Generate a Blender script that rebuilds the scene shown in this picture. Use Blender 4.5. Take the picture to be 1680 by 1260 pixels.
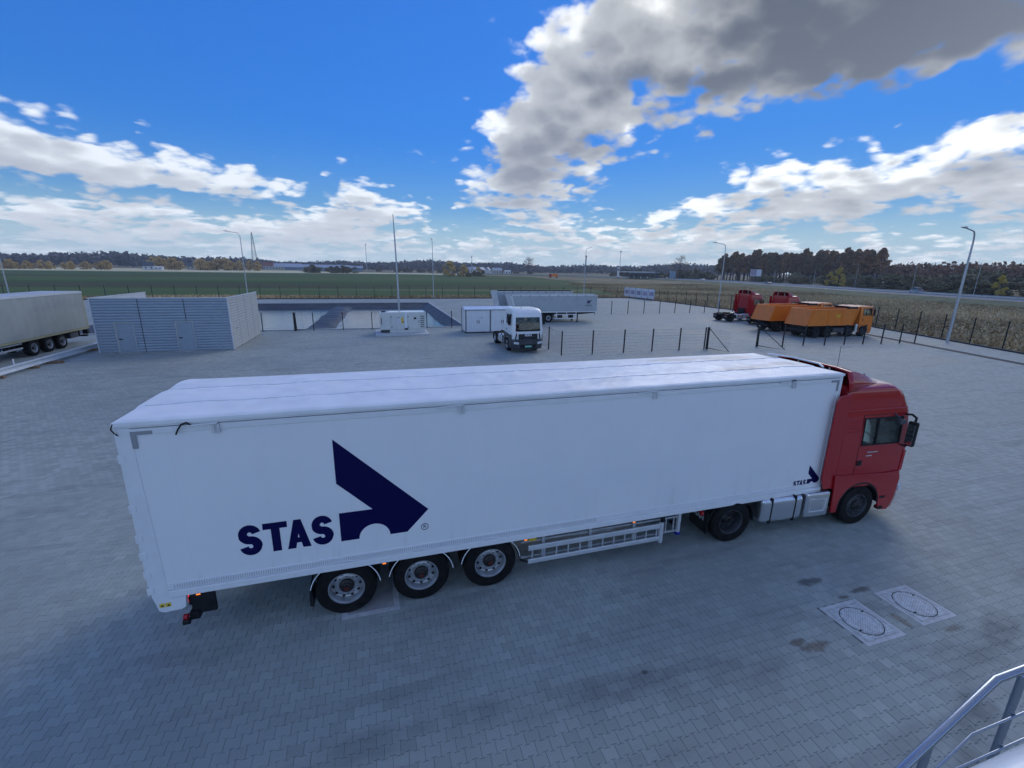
import bpy, bmesh, math, random
import numpy as np
from mathutils import Vector, Matrix, Euler
R = math.radians
for _o in list(bpy.data.objects): bpy.data.objects.remove(_o)
scene = bpy.context.scene
COL = scene.collection

# ------------------------------------------------------------------ camera
# world frame: x runs along the white trailer (rear -> cab), y across the yard away from the viewer
cam_d = bpy.data.cameras.new('camera'); cam = bpy.data.objects.new('camera', cam_d); COL.objects.link(cam)
cam_d.sensor_width = 36.0; cam_d.lens = 15.61; cam_d.clip_start = 0.05; cam_d.clip_end = 12000
_r = Vector((.95767, -.28746, .01524)); _u = Vector((.05760, .24324, .96826)); _b = Vector((-.28204, -.92639, .24950))
cam.matrix_world = Matrix(((_r.x, _u.x, _b.x, 3.632), (_r.y, _u.y, _b.y, -7.2445), (_r.z, _u.z, _b.z, 6.0573), (0, 0, 0, 1)))
scene.camera = cam

# ------------------------------------------------------------------ exposure
vs = scene.view_settings
vs.view_transform = 'Standard'; vs.look = 'None'; vs.gamma = 1.0; vs.exposure = 0.83
scene.cycles.max_bounces = 6; scene.cycles.diffuse_bounces = 3; scene.cycles.glossy_bounces = 3
scene.cycles.transparent_max_bounces = 12; scene.cycles.transmission_bounces = 4
scene.cycles.use_denoising = True
scene.cycles.volume_bounces = 0

# ------------------------------------------------------------------ sky
SUN_AZ, SUN_EL = 46.0, 33.0          # compass-style azimuth from +y towards +x
sd = Vector((math.sin(R(SUN_AZ)) * math.cos(R(SUN_EL)), math.cos(R(SUN_AZ)) * math.cos(R(SUN_EL)), math.sin(R(SUN_EL))))
world = bpy.data.worlds.new('World'); scene.world = world; world.use_nodes = True

class NT:
    """tiny helper to write node trees as expressions"""
    def __init__(s, tree): s.t = tree
    def n(s, typ, **kw):
        nd = s.t.nodes.new(typ)
        for k, v in kw.items(): setattr(nd, k, v)
        return nd
    def set(s, sock, v):
        if hasattr(v, 'is_linked') or hasattr(v, 'links'): s.t.links.new(v, sock)
        else: sock.default_value = v
    def m(s, op, a, b=0.0, c=None, clamp=False):
        nd = s.n('ShaderNodeMath', operation=op, use_clamp=clamp)
        s.set(nd.inputs[0], a); s.set(nd.inputs[1], b)
        if c is not None: s.set(nd.inputs[2], c)
        return nd.outputs[0]
    def v(s, op, a, b=(0, 0, 0), out=0):
        nd = s.n('ShaderNodeVectorMath', operation=op)
        s.set(nd.inputs[0], a)
        if op == 'SCALE': s.set(nd.inputs[3], b)
        else: s.set(nd.inputs[1], b)
        return nd.outputs[1] if op in ('LENGTH', 'DISTANCE', 'DOT_PRODUCT') else nd.outputs[0]
    def xyz(s, x, y, z):
        nd = s.n('ShaderNodeCombineXYZ'); s.set(nd.inputs[0], x); s.set(nd.inputs[1], y); s.set(nd.inputs[2], z); return nd.outputs[0]
    def sep(s, v):
        nd = s.n('ShaderNodeSeparateXYZ'); s.set(nd.inputs[0], v); return nd.outputs
    def noise(s, vec, scale=5, detail=2, rough=.5, dist=0.0, lac=2.0, dim='3D'):
        nd = s.n('ShaderNodeTexNoise', noise_dimensions=dim)
        s.set(nd.inputs['Vector'], vec); s.set(nd.inputs['Scale'], scale); s.set(nd.inputs['Detail'], detail)
        s.set(nd.inputs['Roughness'], rough); s.set(nd.inputs['Distortion'], dist); s.set(nd.inputs['Lacunarity'], lac)
        return nd.outputs[0]
    def step(s, v, a, b, x=0.0, y=1.0, kind='SMOOTHSTEP'):
        nd = s.n('ShaderNodeMapRange', interpolation_type=kind)
        s.set(nd.inputs[0], v); s.set(nd.inputs[1], a); s.set(nd.inputs[2], b); s.set(nd.inputs[3], x); s.set(nd.inputs[4], y)
        return nd.outputs[0]
    def mix(s, f, a, b, mode='MIX'):
        nd = s.n('ShaderNodeMix', data_type='RGBA', blend_type=mode)
        s.set(nd.inputs[0], f)
        for sk, val in ((nd.inputs[6], a), (nd.inputs[7], b)):
            if isinstance(val, (tuple, list)) and len(val) == 3: val = (*val, 1)
            s.set(sk, val)
        return nd.outputs[2]

# cloud density as a function of a view direction (one node group, sampled twice for light and shade)
CLOUDS = [  # where the larger clouds of that day stand: azimuth, elevation, half width, half height (degrees), weight
    (50, 25, 27, 8.2, .78), (53, 20, 17, 4.2, .34), (25, 20.5, 12, 4.5, .52), (21.5, 14.8, 12, 4.8, .56), (17.5, 9.8, 8, 3.6, .50), (49, 9.2, 15, 2.5, .42),
    (64, 10.5, 7, 4.5, .50), (43, 6.2, 13, 1.6, .40), (60, 5.8, 9, 1.6, .36), (-20, 8.8, 13, 2.3, .52), (-1, 6.4, 8, 2.3, .48), (-31, 10.2, 7, 2.4, .44), (-27, 5.0, 10, 1.7, .40),
    (-8, 4.2, 14, 1.4, .30), (19, 5.6, 7, 1.8, .38), (34, 4.0, 9, 1.2, .28), (-6, 21, 24, 9, -.5), (51, 14.0, 13, 1.6, -.42), (8, 8.5, 2.6, 4, -.26), (32, 9.5, 3.2, 3.4, -.36), (-22, 15.5, 18, 2, -.3)]
ELS = [1.5, 4.0, 6.2, 8.6, 11.2, 14.2, 18.0, 23.0, 30.0]
AZS = [-50 + i * 4.2 for i in range(31)]
def _ss(t): t = min(1.0, max(0.0, t)); return t * t * (3 - 2 * t)
def _cover(a, e):
    return sum(wt_ * _ss((1.25 - math.hypot((a - a0) / ra, (e - e0) / re)) / 1.0) for (a0, e0, ra, re, wt_) in CLOUDS)
def density_group(name, dm, dp):
    cg = bpy.data.node_groups.new(name, 'ShaderNodeTree')
    cg.interface.new_socket('Vector', in_out='INPUT', socket_type='NodeSocketVector')
    cg.interface.new_socket('Density', in_out='OUTPUT', socket_type='NodeSocketFloat')
    g = NT(cg); gi = g.n('NodeGroupInput'); go = g.n('NodeGroupOutput')
    D = g.v('NORMALIZE', gi.outputs[0]); dx, dy, dz = g.sep(D)
    zc = g.m('MAXIMUM', dz, 0.0)
    pers = g.m('DIVIDE', 1.0, g.m('ADD', zc, 0.16))
    P = g.v('SCALE', g.xyz(dx, dy, 0.35), pers)
    mid = g.noise(P, 2.3, dm, .60, .2)
    puff = g.noise(g.v('MULTIPLY', D, (1, 1, 1.6)), g.m('MULTIPLY_ADD', pers, 2.6, 5.2), dp, .54, .0)
    vo = g.n('ShaderNodeTexVoronoi', voronoi_dimensions='3D', feature='F1', normalize=False)
    cg.links.new(g.v('ADD', g.v('MULTIPLY', D, (1, 1, 1.5)), g.v('SCALE', g.xyz(mid, puff, mid), .05)), vo.inputs['Vector'])
    cg.links.new(g.m('MULTIPLY_ADD', pers, 4.6, 9.0), vo.inputs['Scale']); vo.inputs['Detail'].default_value = 1.0 if dp > 4.5 else 0.0; vo.inputs['Roughness'].default_value = .5
    bil = g.m('SUBTRACT', .98, vo.outputs['Distance'])                  # rounded billows
    puff = g.m('MULTIPLY_ADD', bil, .40, g.m('MULTIPLY', puff, .90))
    dens = g.m('ADD', g.m('MULTIPLY', mid, 1.15), g.m('MULTIPLY', puff, 1.0))
    # broken cumulus everywhere; in the quarter of the sky described by CLOUDS the list decides
    dens = g.m('SUBTRACT', dens, 1.075 + .0)
    # coverage: colour ramps along the azimuth, one channel for each elevation
    fa = g.step(g.m('ARCTAN2', dx, dy), R(AZS[0]), R(AZS[-1]), 0, 1, 'LINEAR')
    el = g.m('MULTIPLY', dz, 57.2958)
    ee = [math.sin(R(e)) * 57.2958 for e in ELS]
    for j in range(0, 9, 3):
        rp = g.n('ShaderNodeValToRGB'); cr = rp.color_ramp; cr.interpolation = 'B_SPLINE'
        while len(cr.elements) < len(AZS): cr.elements.new(0.5)
        for i, a in enumerate(AZS):
            cr.elements[i].position = i / (len(AZS) - 1)
            edge = min(1, min(i, len(AZS) - 1 - i) / 3)
            cr.elements[i].color = tuple(.5 + .5 * edge * (_cover(a, ELS[j + k]) - .15) for k in range(3)) + (1,)
        cg.links.new(fa, rp.inputs[0])
        sp = g.n('ShaderNodeSeparateColor'); cg.links.new(rp.outputs[0], sp.inputs[0])
        for k in range(3):
            i = j + k
            up = g.step(el, ee[i], ee[i + 1], 1, 0, 'LINEAR') if i < 8 else 1.0
            dn = g.step(el, ee[i - 1], ee[i], 0, 1, 'LINEAR') if i > 0 else 1.0
            wgt = g.m('MULTIPLY', up, dn)
            dens = g.m('MULTIPLY_ADD', g.m('MULTIPLY_ADD', sp.outputs[k], 2.0, -1.0), wgt, dens)
    dens = g.m('ADD', dens, g.step(el, 7.0, 1.5, 0.0, 0.22))        # the far cloud field closes up towards the horizon
    cg.links.new(dens, go.inputs[0])
    return cg
cg_fine = density_group('cloud_density', 4.0, 5.0)
cg_soft = density_group('cloud_density_soft', 2.0, 4.0)

wt = world.node_tree; wt.nodes.clear(); w = NT(wt)
sky = w.n('ShaderNodeTexSky', sky_type='NISHITA', sun_disc=False, sun_elevation=R(SUN_EL), sun_rotation=R(SUN_AZ))
sky.altitude = 150; sky.air_density = 1.0; sky.dust_density = 0.15; sky.ozone_density = 3.0
dirv = w.v('NORMALIZE', w.n('ShaderNodeTexCoord').outputs['Generated'])
SKY_STRENGTH = 0.115
def cloud(vec, grp):
    nd = w.n('ShaderNodeGroup'); nd.node_tree = grp; wt.links.new(vec, nd.inputs[0]); return nd.outputs[0]
d0 = cloud(dirv, cg_fine)
tosun = w.v('NORMALIZE', w.v('SUBTRACT', tuple(sd), dirv))
lift = w.m('MINIMUM', w.m('MULTIPLY_ADD', w.m('MAXIMUM', w.sep(dirv)[2], 0.0), 0.17, 0.008), 0.05)
shift = w.v('ADD', w.v('SCALE', tosun, w.m('MULTIPLY', lift, 0.45)), w.xyz(0.0, 0.0, lift))
d1 = cloud(w.v('ADD', dirv, shift), cg_soft)
alpha = w.step(d0, -0.01, 0.26)
depth = w.m('ADD', w.m('MULTIPLY', d0, 0.30), w.m('MULTIPLY', d1, 0.95))
shade = w.m('ADD', w.m('MULTIPLY', w.step(depth, 0.0, 0.36), 0.62), w.m('MULTIPLY', w.step(depth, 0.25, 0.95), 0.38))
shade = w.m('MULTIPLY', shade, w.step(w.sep(dirv)[2], 0.03, 0.20, 0.62, 1.0))          # thin far layers let more light through
sunward = w.v('DOT_PRODUCT', dirv, tuple(sd))
glow = w.m('POWER', w.m('MAXIMUM', sunward, 0.0), 6.0)
back = w.step(sunward, .15, -.5)                       # sunlit clouds opposite the sun, made brighter and bluer to light the trailer side
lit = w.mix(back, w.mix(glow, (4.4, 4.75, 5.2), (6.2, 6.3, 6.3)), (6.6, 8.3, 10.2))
dark = w.mix(back, w.mix(glow, (1.9, 2.1, 2.6), (0.58, 0.72, 0.98)), (3.2, 4.2, 5.4))
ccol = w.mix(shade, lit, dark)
dz_w = w.sep(dirv)[2]
gm = w.n('ShaderNodeGamma'); wt.links.new(w.v('SCALE', sky.outputs[0], 0.2), gm.inputs[0]); gm.inputs[1].default_value = 1.2
lum = w.v('DOT_PRODUCT', gm.outputs[0], (0.33, 0.40, 0.27))
skyc = w.v('SCALE', gm.outputs[0], w.m('DIVIDE', 8.3, w.m('MULTIPLY_ADD', lum, 2.4, 1.0)))      # soft shoulder: the glare round the veiled sun stays below white
skyc = w.mix(1.0, skyc, w.mix(w.step(dz_w, 0.0, 0.26), (.66, .84, 1.0), (.20, .56, 1.0)), 'MULTIPLY')
skyc = w.mix(w.step(dz_w, 0.13, 0.0, 0.0, 0.80), skyc, (2.9, 3.75, 4.7))                     # pale air along the horizon
ccol = w.mix(w.step(dz_w, 0.08, 0.0, 0.0, 0.45), ccol, (3.3, 4.1, 4.9))          # distance haze over the farthest clouds
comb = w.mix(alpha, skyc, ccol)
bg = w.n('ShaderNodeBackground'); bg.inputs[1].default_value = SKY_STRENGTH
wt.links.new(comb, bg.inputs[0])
wo = w.n('ShaderNodeOutputWorld'); wt.links.new(bg.outputs[0], wo.inputs[0])
world.cycles.sampling_method = 'MANUAL'; world.cycles.sample_map_resolution = 256

# ------------------------------------------------------------------ sun (veiled by the big cloud: weak and very soft)
sl = bpy.data.lights.new('sun', 'SUN'); sl.energy = 0.55; sl.angle = R(32); sl.color = (1.0, .98, .96)
sun = bpy.data.objects.new('sun', sl); COL.objects.link(sun)
sun.rotation_euler = (-sd).to_track_quat('-Z', 'Y').to_euler(); sun.location = sd * 60

# ------------------------------------------------------------------ materials
MATS = {}
def mat(name, col, rough=.5, metal=0.0, var=.12, vscale=3.0, bump=0.0, bscale=40.0, dirt=None, dscale=2.0, damount=.35, coat=0.0, spec=.5, extra=None):
    """principled surface: base colour broken up by two noises, uneven gloss, optional fine relief and dirt patches"""
    if name in MATS: return MATS[name]
    m = bpy.data.materials.new(name); m.use_nodes = True; t = m.node_tree; t.nodes.clear(); n = NT(t)
    b = n.n('ShaderNodeBsdfPrincipled'); out = n.n('ShaderNodeOutputMaterial'); t.links.new(b.outputs[0], out.inputs[0])
    tc = n.n('ShaderNodeTexCoord').outputs['Object']
    nz = n.noise(tc, vscale, 4, .6)
    lo = tuple(max(0, c * (1 - var)) for c in col); hi = tuple(min(1, c * (1 + var)) for c in col)
    c = n.mix(n.step(nz, .3, .7), lo, hi)
    if dirt:
        dn = n.noise(tc, dscale, 6, .68)
        c = n.mix(n.m('MULTIPLY', n.step(dn, .48, .72), damount), c, dirt)
    t.links.new(c, b.inputs['Base Color'])
    rn = n.noise(tc, vscale * 2.3, 3, .6)
    t.links.new(n.step(rn, .25, .75, max(.02, rough * .85), min(1, rough * 1.15)), b.inputs['Roughness'])
    b.inputs['Metallic'].default_value = metal; b.inputs['Coat Weight'].default_value = coat; b.inputs['Coat Roughness'].default_value = .06
    b.inputs['Specular IOR Level'].default_value = spec
    if bump:
        bp = n.n('ShaderNodeBump'); bp.inputs['Strength'].default_value = bump; bp.inputs['Distance'].default_value = .01
        t.links.new(n.noise(tc, bscale, 3, .6), bp.inputs['Height']); t.links.new(bp.outputs[0], b.inputs['Normal'])
    MATS[name] = m
    return m
def emit(name, col, strength):
    m = bpy.data.materials.new(name); m.use_nodes = True; b = m.node_tree.nodes['Principled BSDF']
    b.inputs['Base Color'].default_value = (*col, 1); b.inputs['Emission Color'].default_value = (*col, 1); b.inputs['Emission Strength'].default_value = strength
    b.inputs['Roughness'].default_value = .2
    return m
def glass(name, tint, refl=.9):
    m = bpy.data.materials.new(name); m.use_nodes = True; t = m.node_tree; t.nodes.clear(); n = NT(t)
    tr = n.n('ShaderNodeBsdfTransparent'); tr.inputs[0].default_value = (*tint, 1)
    gl = n.n('ShaderNodeBsdfGlossy'); gl.inputs['Roughness'].default_value = .03; gl.inputs[0].default_value = (refl, refl, refl, 1)
    fr = n.n('ShaderNodeFresnel'); fr.inputs[0].default_value = 1.5
    mx = n.n('ShaderNodeMixShader'); t.links.new(n.m('MULTIPLY_ADD', fr.outputs[0], .9, .03), mx.inputs[0]); t.links.new(tr.outputs[0], mx.inputs[1]); t.links.new(gl.outputs[0], mx.inputs[2])
    o = n.n('ShaderNodeOutputMaterial'); t.links.new(mx.outputs[0], o.inputs[0])
    return m
M = dict(
    white=mat('white_paint', (.78, .79, .80), .38, var=.025, vscale=.9, dirt=(.55, .54, .52), dscale=1.1, damount=.10, coat=.15),
    white_rail=mat('white_rail', (.80, .81, .82), .32, var=.03, coat=.2),
    tarp=mat('tarpaulin', (.86, .87, .88), .45, var=.05, vscale=1.5, bump=.35, bscale=5, dirt=(.55, .48, .42), dscale=.42, damount=.28),
    seam=mat('tarp_seam', (.72, .74, .77), .6, var=.05),
    navy=mat('navy_vinyl', (.003, .003, .060), .4, var=.05, spec=.15),
    red=mat('red_paint', (.38, .005, .012), 0.20, var=.03, coat=.7, dirt=(.28, .02, .02), dscale=.8, damount=.10, spec=.35),
    redd=mat('red_paint_rear', (.26, .012, .015), .35, var=.06, coat=.3),
    wpaint=mat('white_cab_paint', (.80, .81, .82), .3, var=.03, coat=.5),
    orange=mat('orange_paint', (.78, .20, .012), .36, var=.06, coat=.3, dirt=(.40, .16, .05), damount=.25),
    black=mat('black_plastic', (.012, .013, .015), .55, var=.2, bump=.1, bscale=80, spec=.25),
    dgrey=mat('dark_grey_plastic', (.05, .055, .062), .5, var=.15),
    rubber=mat('tyre_rubber', (.009, .009, .010), .8, var=.25, vscale=6, bump=.25, bscale=60, dirt=(.04, .038, .036), dscale=3, damount=.3, spec=.2),
    rim=mat('silver_rim', (.48, .50, .53), .34, .75, var=.08, dirt=(.2, .19, .18), dscale=5, damount=.35),
    rimd=mat('dark_rim', (.06, .065, .075), .45, .4, var=.2, dirt=(.16, .15, .14), dscale=5, damount=.4),
    hub=mat('hub_black', (.02, .018, .018), .45, .3, var=.3),
    hubr=mat('hub_rust', (.08, .016, .013), .5, .1, var=.3),
    steel=mat('chassis_steel', (.018, .019, .022), .55, .1, var=.25, dirt=(.045, .04, .036), damount=.4, spec=.25),
    alu=mat('aluminium', (.70, .72, .74), .36, .45, var=.06, bump=.05, bscale=30),
    alup=mat('alu_panel', (.40, .44, .49), .38, .55, var=.05, vscale=.8, dirt=(.30, .31, .32), damount=.3),
    tank=mat('polished_tank', (.74, .76, .78), .22, .9, var=.05, vscale=2),
    galv=mat('galvanised', (.52, .54, .56), .48, .4, var=.12, vscale=8),
    grey_tape=mat('grey_tape', (.30, .31, .33), .5, var=.05),
    yellow=mat('yellow', (.75, .50, .02), .5, var=.08),
    sticker=mat('yellow_sticker', (.72, .52, .05), .45, var=.03),
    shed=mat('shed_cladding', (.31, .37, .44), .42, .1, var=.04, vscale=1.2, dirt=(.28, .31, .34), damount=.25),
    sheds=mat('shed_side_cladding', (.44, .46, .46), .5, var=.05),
    shedt=mat('shed_trim', (.60, .62, .65), .4, .1, var=.05),
    door=mat('shed_door', (.29, .35, .42), .4, .1, var=.04), doorf=mat('shed_door_frame', (.12, .145, .18), .5, var=.05),
    conc=mat('concrete', (.36, .36, .35), .85, var=.14, vscale=2.5, bump=.3, bscale=60, dirt=(.2, .19, .18), dscale=1.6),
    concl=mat('pale_concrete', (.54, .55, .55), .85, var=.12, vscale=6, bump=.3, bscale=60, dirt=(.28, .27, .26), dscale=5),
    ironb=mat('cast_cover_base', (.44, .47, .48), .7, var=.2, vscale=9),
    iron=mat('cast_cover', (.66, .69, .71), .6, .1, var=.14, vscale=9, bump=.2, bscale=90, dirt=(.18, .18, .18), dscale=7),
    gap=mat('dark_gap', (.012, .012, .013), .9),
    membrane=mat('pond_liner', (.045, .048, .055), .55, var=.25, vscale=.6, bump=.4, bscale=2, dirt=(.12, .11, .10), dscale=.5),
    darkkerb=mat('dark_kerb', (.05, .053, .058), .8, var=.2, spec=.2),
    fence=mat('fence_green_black', (.014, .018, .022), .45, .2, var=.15),
    lamp=mat('lamp_post', (.44, .47, .50), .42, .6, var=.08),
    lampd=mat('lamp_post_dark', (.10, .11, .12), .5, .3, var=.1),
    gens=mat('generator_paint', (.66, .67, .62), .4, var=.03, dirt=(.5, .5, .46), damount=.2),
    blue=mat('blue_cap', (.01, .02, .28), .4),
    redlamp=mat('red_lens', (.45, .008, .008), .15, var=.1, coat=.5),
    lens=mat('clear_lens', (.75, .78, .80), .08, .3, var=.05, coat=.6),
    chrome=mat('chrome', (.70, .71, .72), .12, 1.0, var=.05),
    inside=mat('cab_interior', (.045, .05, .055), .8, var=.2),
    seat=mat('seat_fabric', (.035, .04, .045), .9, var=.3),
    plate=mat('number_plate', (.22, .62, .50), .4, var=.05),
    wood=mat('timber', (.24, .15, .09), .8, var=.25, vscale=8),
    asphalt=mat('asphalt', (.085, .09, .10), .75, var=.12, vscale=.6, dirt=(.12, .12, .12), dscale=.12),
    paint=mat('road_paint', (.70, .70, .68), .6, var=.08),
    banner=mat('banner', (.66, .66, .70), .6, var=.03),
    bprint=mat('banner_print', (.36, .30, .40), .6, var=.25, vscale=.9),
    roofred=mat('house_roof', (.26, .10, .07), .8, var=.2),
    roofgrey=mat('hangar_roof', (.42, .45, .50), .6, .2, var=.1),
    wallp=mat('house_wall', (.55, .52, .46), .8, var=.08),
    wallw=mat('house_wall_white', (.70, .70, .70), .8, var=.06),
    pane=mat('far_window', (.03, .035, .04), .1, var=.2),
    bark=mat('bark', (.055, .042, .035), .9, var=.3, vscale=2, bump=.4, bscale=8),
    barkp=mat('pine_bark', (.13, .075, .05), .9, var=.3, vscale=2),
    perf=mat('perforation', (.56, .58, .61), .5, var=.03),
    handrail=mat('handrail', (.36, .40, .46), .22, .85, var=.05),
    wbeam=mat('white_stringer', (.72, .76, .78), .3, var=.04, coat=.2),
    cargrey=mat('car_grey', (.10, .11, .12), .25, .3, coat=.6), carwhite=mat('car_white', (.75, .76, .77), .25, coat=.6), carblue=mat('car_blue', (.16, .24, .34), .25, .3, coat=.6),
)
M['glass'] = glass('cab_glass', (.74, .88, .85)); M['carglass'] = mat('car_glass', (.015, .018, .02), .06, var=.1, coat=.5)
M['amber'] = emit('amber_lamp', (1.0, .25, .03), .6); M['redlit'] = emit('red_lamp', (1.0, .03, .02), .9)

# ------------------------------------------------------------------ mesh builder
class MB:
    def __init__(s): s.v = []; s.f = []
    def add(s, vs, fs, T=None):
        o = len(s.v)
        s.v += [tuple(T @ Vector(p)) for p in vs] if T is not None else [tuple(p) for p in vs]
        s.f += [tuple(i + o for i in f) for f in fs]
        return s
    def box(s, x0, x1, y0, y1, z0, z1, T=None):
        return s.add([(x0, y0, z0), (x1, y0, z0), (x1, y1, z0), (x0, y1, z0), (x0, y0, z1), (x1, y0, z1), (x1, y1, z1), (x0, y1, z1)],
                     [(0, 3, 2, 1), (4, 5, 6, 7), (0, 1, 5, 4), (1, 2, 6, 5), (2, 3, 7, 6), (3, 0, 4, 7)], T)
    def cyl(s, p0, p1, r0, r1=None, n=12):
        return s.tube([p0, p1], r0, n, r1=r1)
    def tube(s, pts, r, n=8, r1=None, closed=False, caps=True):
        pts = [Vector(p) for p in pts]; m = len(pts); o = len(s.v); up = None
        for i, p in enumerate(pts):
            a = pts[(i - 1) % m] if (i > 0 or closed) else p; b = pts[(i + 1) % m] if (i < m - 1 or closed) else p
            d1 = (p - a).normalized() if (p - a).length > 1e-9 else None; d2 = (b - p).normalized() if (b - p).length > 1e-9 else None
            t = ((d1 or d2) + (d2 or d1)); t = t.normalized() if t.length > 1e-6 else (d1 or d2)
            if up is None: up = Vector((0, 0, 1)) if abs(t.z) < .9 else Vector((1, 0, 0))
            x = t.cross(up).normalized(); y = x.cross(t).normalized(); up = y
            k = 1.0
            if d1 and d2: k = min(1.6, 1 / max(.5, math.cos(d1.angle(d2) / 2)))
            rr = r[i] if isinstance(r, (list, tuple)) else (r if r1 is None else r + (r1 - r) * i / max(1, m - 1))
            for j in range(n):
                a_ = 2 * math.pi * j / n + math.pi / n
                s.v.append(tuple(p + (x * math.cos(a_) + y * math.sin(a_)) * rr * (k if n > 4 else 1)))
        for i in range(m if closed else m - 1):
            for j in range(n):
                a, b = o + i * n + j, o + i * n + (j + 1) % n; c, e = o + ((i + 1) % m) * n + (j + 1) % n, o + ((i + 1) % m) * n + j
                s.f.append((a, b, c, e))
        if caps and not closed:
            s.f.append(tuple(o + j for j in range(n))[::-1]); s.f.append(tuple(o + (m - 1) * n + j for j in range(n)))
        return s
    def prism(s, poly, a, b, plane='xz', T=None):
        n = len(poly)
        f = {'xz': lambda p, h: (p[0], h, p[1]), 'xy': lambda p, h: (p[0], p[1], h), 'yz': lambda p, h: (h, p[0], p[1])}[plane]
        vs = [f(p, a) for p in poly] + [f(p, b) for p in poly]
        fs = [tuple(range(n)), tuple(range(2 * n - 1, n - 1, -1))] + [(i, i + n, (i + 1) % n + n, (i + 1) % n) for i in range(n)]
        return s.add(vs, fs, T)
    def lathe(s, prof, n=32, T=None, cap=False):
        """profile (radius, height) turned about local y"""
        vs = []; fs = []; m = len(prof)
        for j in range(n):
            a = 2 * math.pi * j / n; c, q = math.cos(a), math.sin(a)
            vs += [(r * c, h, r * q) for r, h in prof]
        for j in range(n):
            k = (j + 1) % n
            for i in range(m - 1): fs.append((j * m + i, j * m + i + 1, k * m + i + 1, k * m + i))
        return s.add(vs, fs, T)
    def arc_strip(s, cx, cz, r0, r1, a0, a1, y0, y1, n=14):
        """bent plate (mudguard): ring segment in xz between radii r0 r1, from y0 to y1"""
        pts = [(cx + r1 * math.cos(R(a0 + (a1 - a0) * i / n)), cz + r1 * math.sin(R(a0 + (a1 - a0) * i / n))) for i in range(n + 1)]
        pts += [(cx + r0 * math.cos(R(a0 + (a1 - a0) * i / n)), cz + r0 * math.sin(R(a0 + (a1 - a0) * i / n))) for i in range(n, -1, -1)]
        for i in range(n):
            q = [pts[i], pts[i + 1], pts[2 * n - i], pts[2 * n + 1 - i]]
            s.prism(q, y0, y1)
        return s
    def mesh(s, name, m, smooth=None):
        me = bpy.data.meshes.new(name); me.from_pydata(s.v, [], s.f)
        for q in (m if isinstance(m, (list, tuple)) else [m]): me.materials.append(q)
        bm = bmesh.new(); bm.from_mesh(me); bmesh.ops.recalc_face_normals(bm, faces=bm.faces[:]); bm.to_mesh(me); bm.free()
        if smooth:
            me.polygons.foreach_set('use_smooth', [True] * len(me.polygons)); me.set_sharp_from_angle(angle=R(smooth))
        me.update(); return me
    def build(s, name, m, parent=None, smooth=None, bevel=0.0, seg=2, loc=None, rot=None):
        o = bpy.data.objects.new(name, s.mesh(name, m, smooth)); COL.objects.link(o); o.parent = parent
        if bevel:
            b = o.modifiers.new('bevel', 'BEVEL'); b.width = bevel; b.segments = seg; b.limit_method = 'ANGLE'; b.angle_limit = R(35)
        if loc: o.location = loc
        if rot: o.rotation_euler = rot
        return o
def obj(name, me, parent=None, loc=None, rot=None, scale=None):
    o = bpy.data.objects.new(name, me); COL.objects.link(o); o.parent = parent
    if loc is not None: o.location = loc
    if rot is not None: o.rotation_euler = rot
    if scale is not None: o.scale = scale
    return o
def tag(o, label=None, cat=None, group=None, kind=None):
    if label: o['label'] = label
    if cat: o['category'] = cat
    if group: o['group'] = group
    if kind: o['kind'] = kind
    return o
def empty(name, loc=(0, 0, 0), rz=0.0, **k):
    o = bpy.data.objects.new(name, None); COL.objects.link(o); o.location = loc; o.rotation_euler = (0, 0, rz); o.empty_display_size = .2
    return tag(o, **k)
def copy_tree(o, parent=None):
    c = o.copy(); COL.objects.link(c); c.parent = parent
    for ch in list(o.children): copy_tree(ch, c)
    return c
def text_mesh(txt, size, m, depth=.004, shear=0.0, bold=0.0):
    cu = bpy.data.curves.new('lettering', 'FONT'); cu.body = txt; cu.size = size; cu.extrude = depth; cu.align_x = 'CENTER'; cu.align_y = 'CENTER'; cu.shear = shear; cu.offset = bold
    t = bpy.data.objects.new('lettering', cu); me = bpy.data.meshes.new_from_object(t); me.materials.append(m) if not me.materials else None
    me.materials.clear(); me.materials.append(m); bpy.data.objects.remove(t); return me
FACE_NEAR = (R(90), 0, 0)          # lettering that faces -y

# ------------------------------------------------------------------ wheels (axis along y, outer face towards -y)
def tyre_mesh(rad, wid, rr):
    h = wid / 2; p = [(rr, h * .86), (rr + .02, h * .98), (rad * .80, h), (rad * .93, h * .97), (rad * .985, h * .86)]
    k = 5
    for i in range(k):
        a = h * .80 - i * (h * 1.6 / k); b = a - h * 1.6 / k
        p += [(rad, a), (rad, b + .012), (rad - .014, b + .010), (rad - .014, b + .002)]
    p += [(rad * .985, -h * .86), (rad * .93, -h * .97), (rad * .80, -h), (rr + .02, -h * .98), (rr, -h * .86)]
    b = MB().lathe(p, 48)
    return b.mesh('tyre', M['rubber'], 30)
def rim_mesh(rr, wid, dish, mt, holes=10):
    """dish: how far the disc sits behind the outer lip (m)"""
    h = wid / 2; o = -h * .9
    p = [(rr + .012, o + .004), (rr + .012, o - .012), (rr - .006, o - .014), (rr - .018, o + .01), (rr - .03, o + .03), (rr - .035, o + dish), (rr * .80, o + dish + .008), (rr * .72, o + dish - .012), (rr * .52, o + dish - .022), (rr * .46, o + dish - .02), (0.001, o + dish - .02)]
    b = MB().lathe(p, 40)
    back = [(rr + .005, h * .9), (rr - .02, h * .9), (rr - .03, o + dish + .03)]
    b.lathe(back, 40)
    for i in range(holes):                                       # wheel nuts
        a = 2 * math.pi * i / holes; c = (rr * .58 * math.cos(a), rr * .58 * math.sin(a))
        b.tube([(c[0], o + dish - .02, c[1]), (c[0], o + dish - .055, c[1])], .016, 6)
    return b.mesh('rim', mt, 35)
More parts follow.
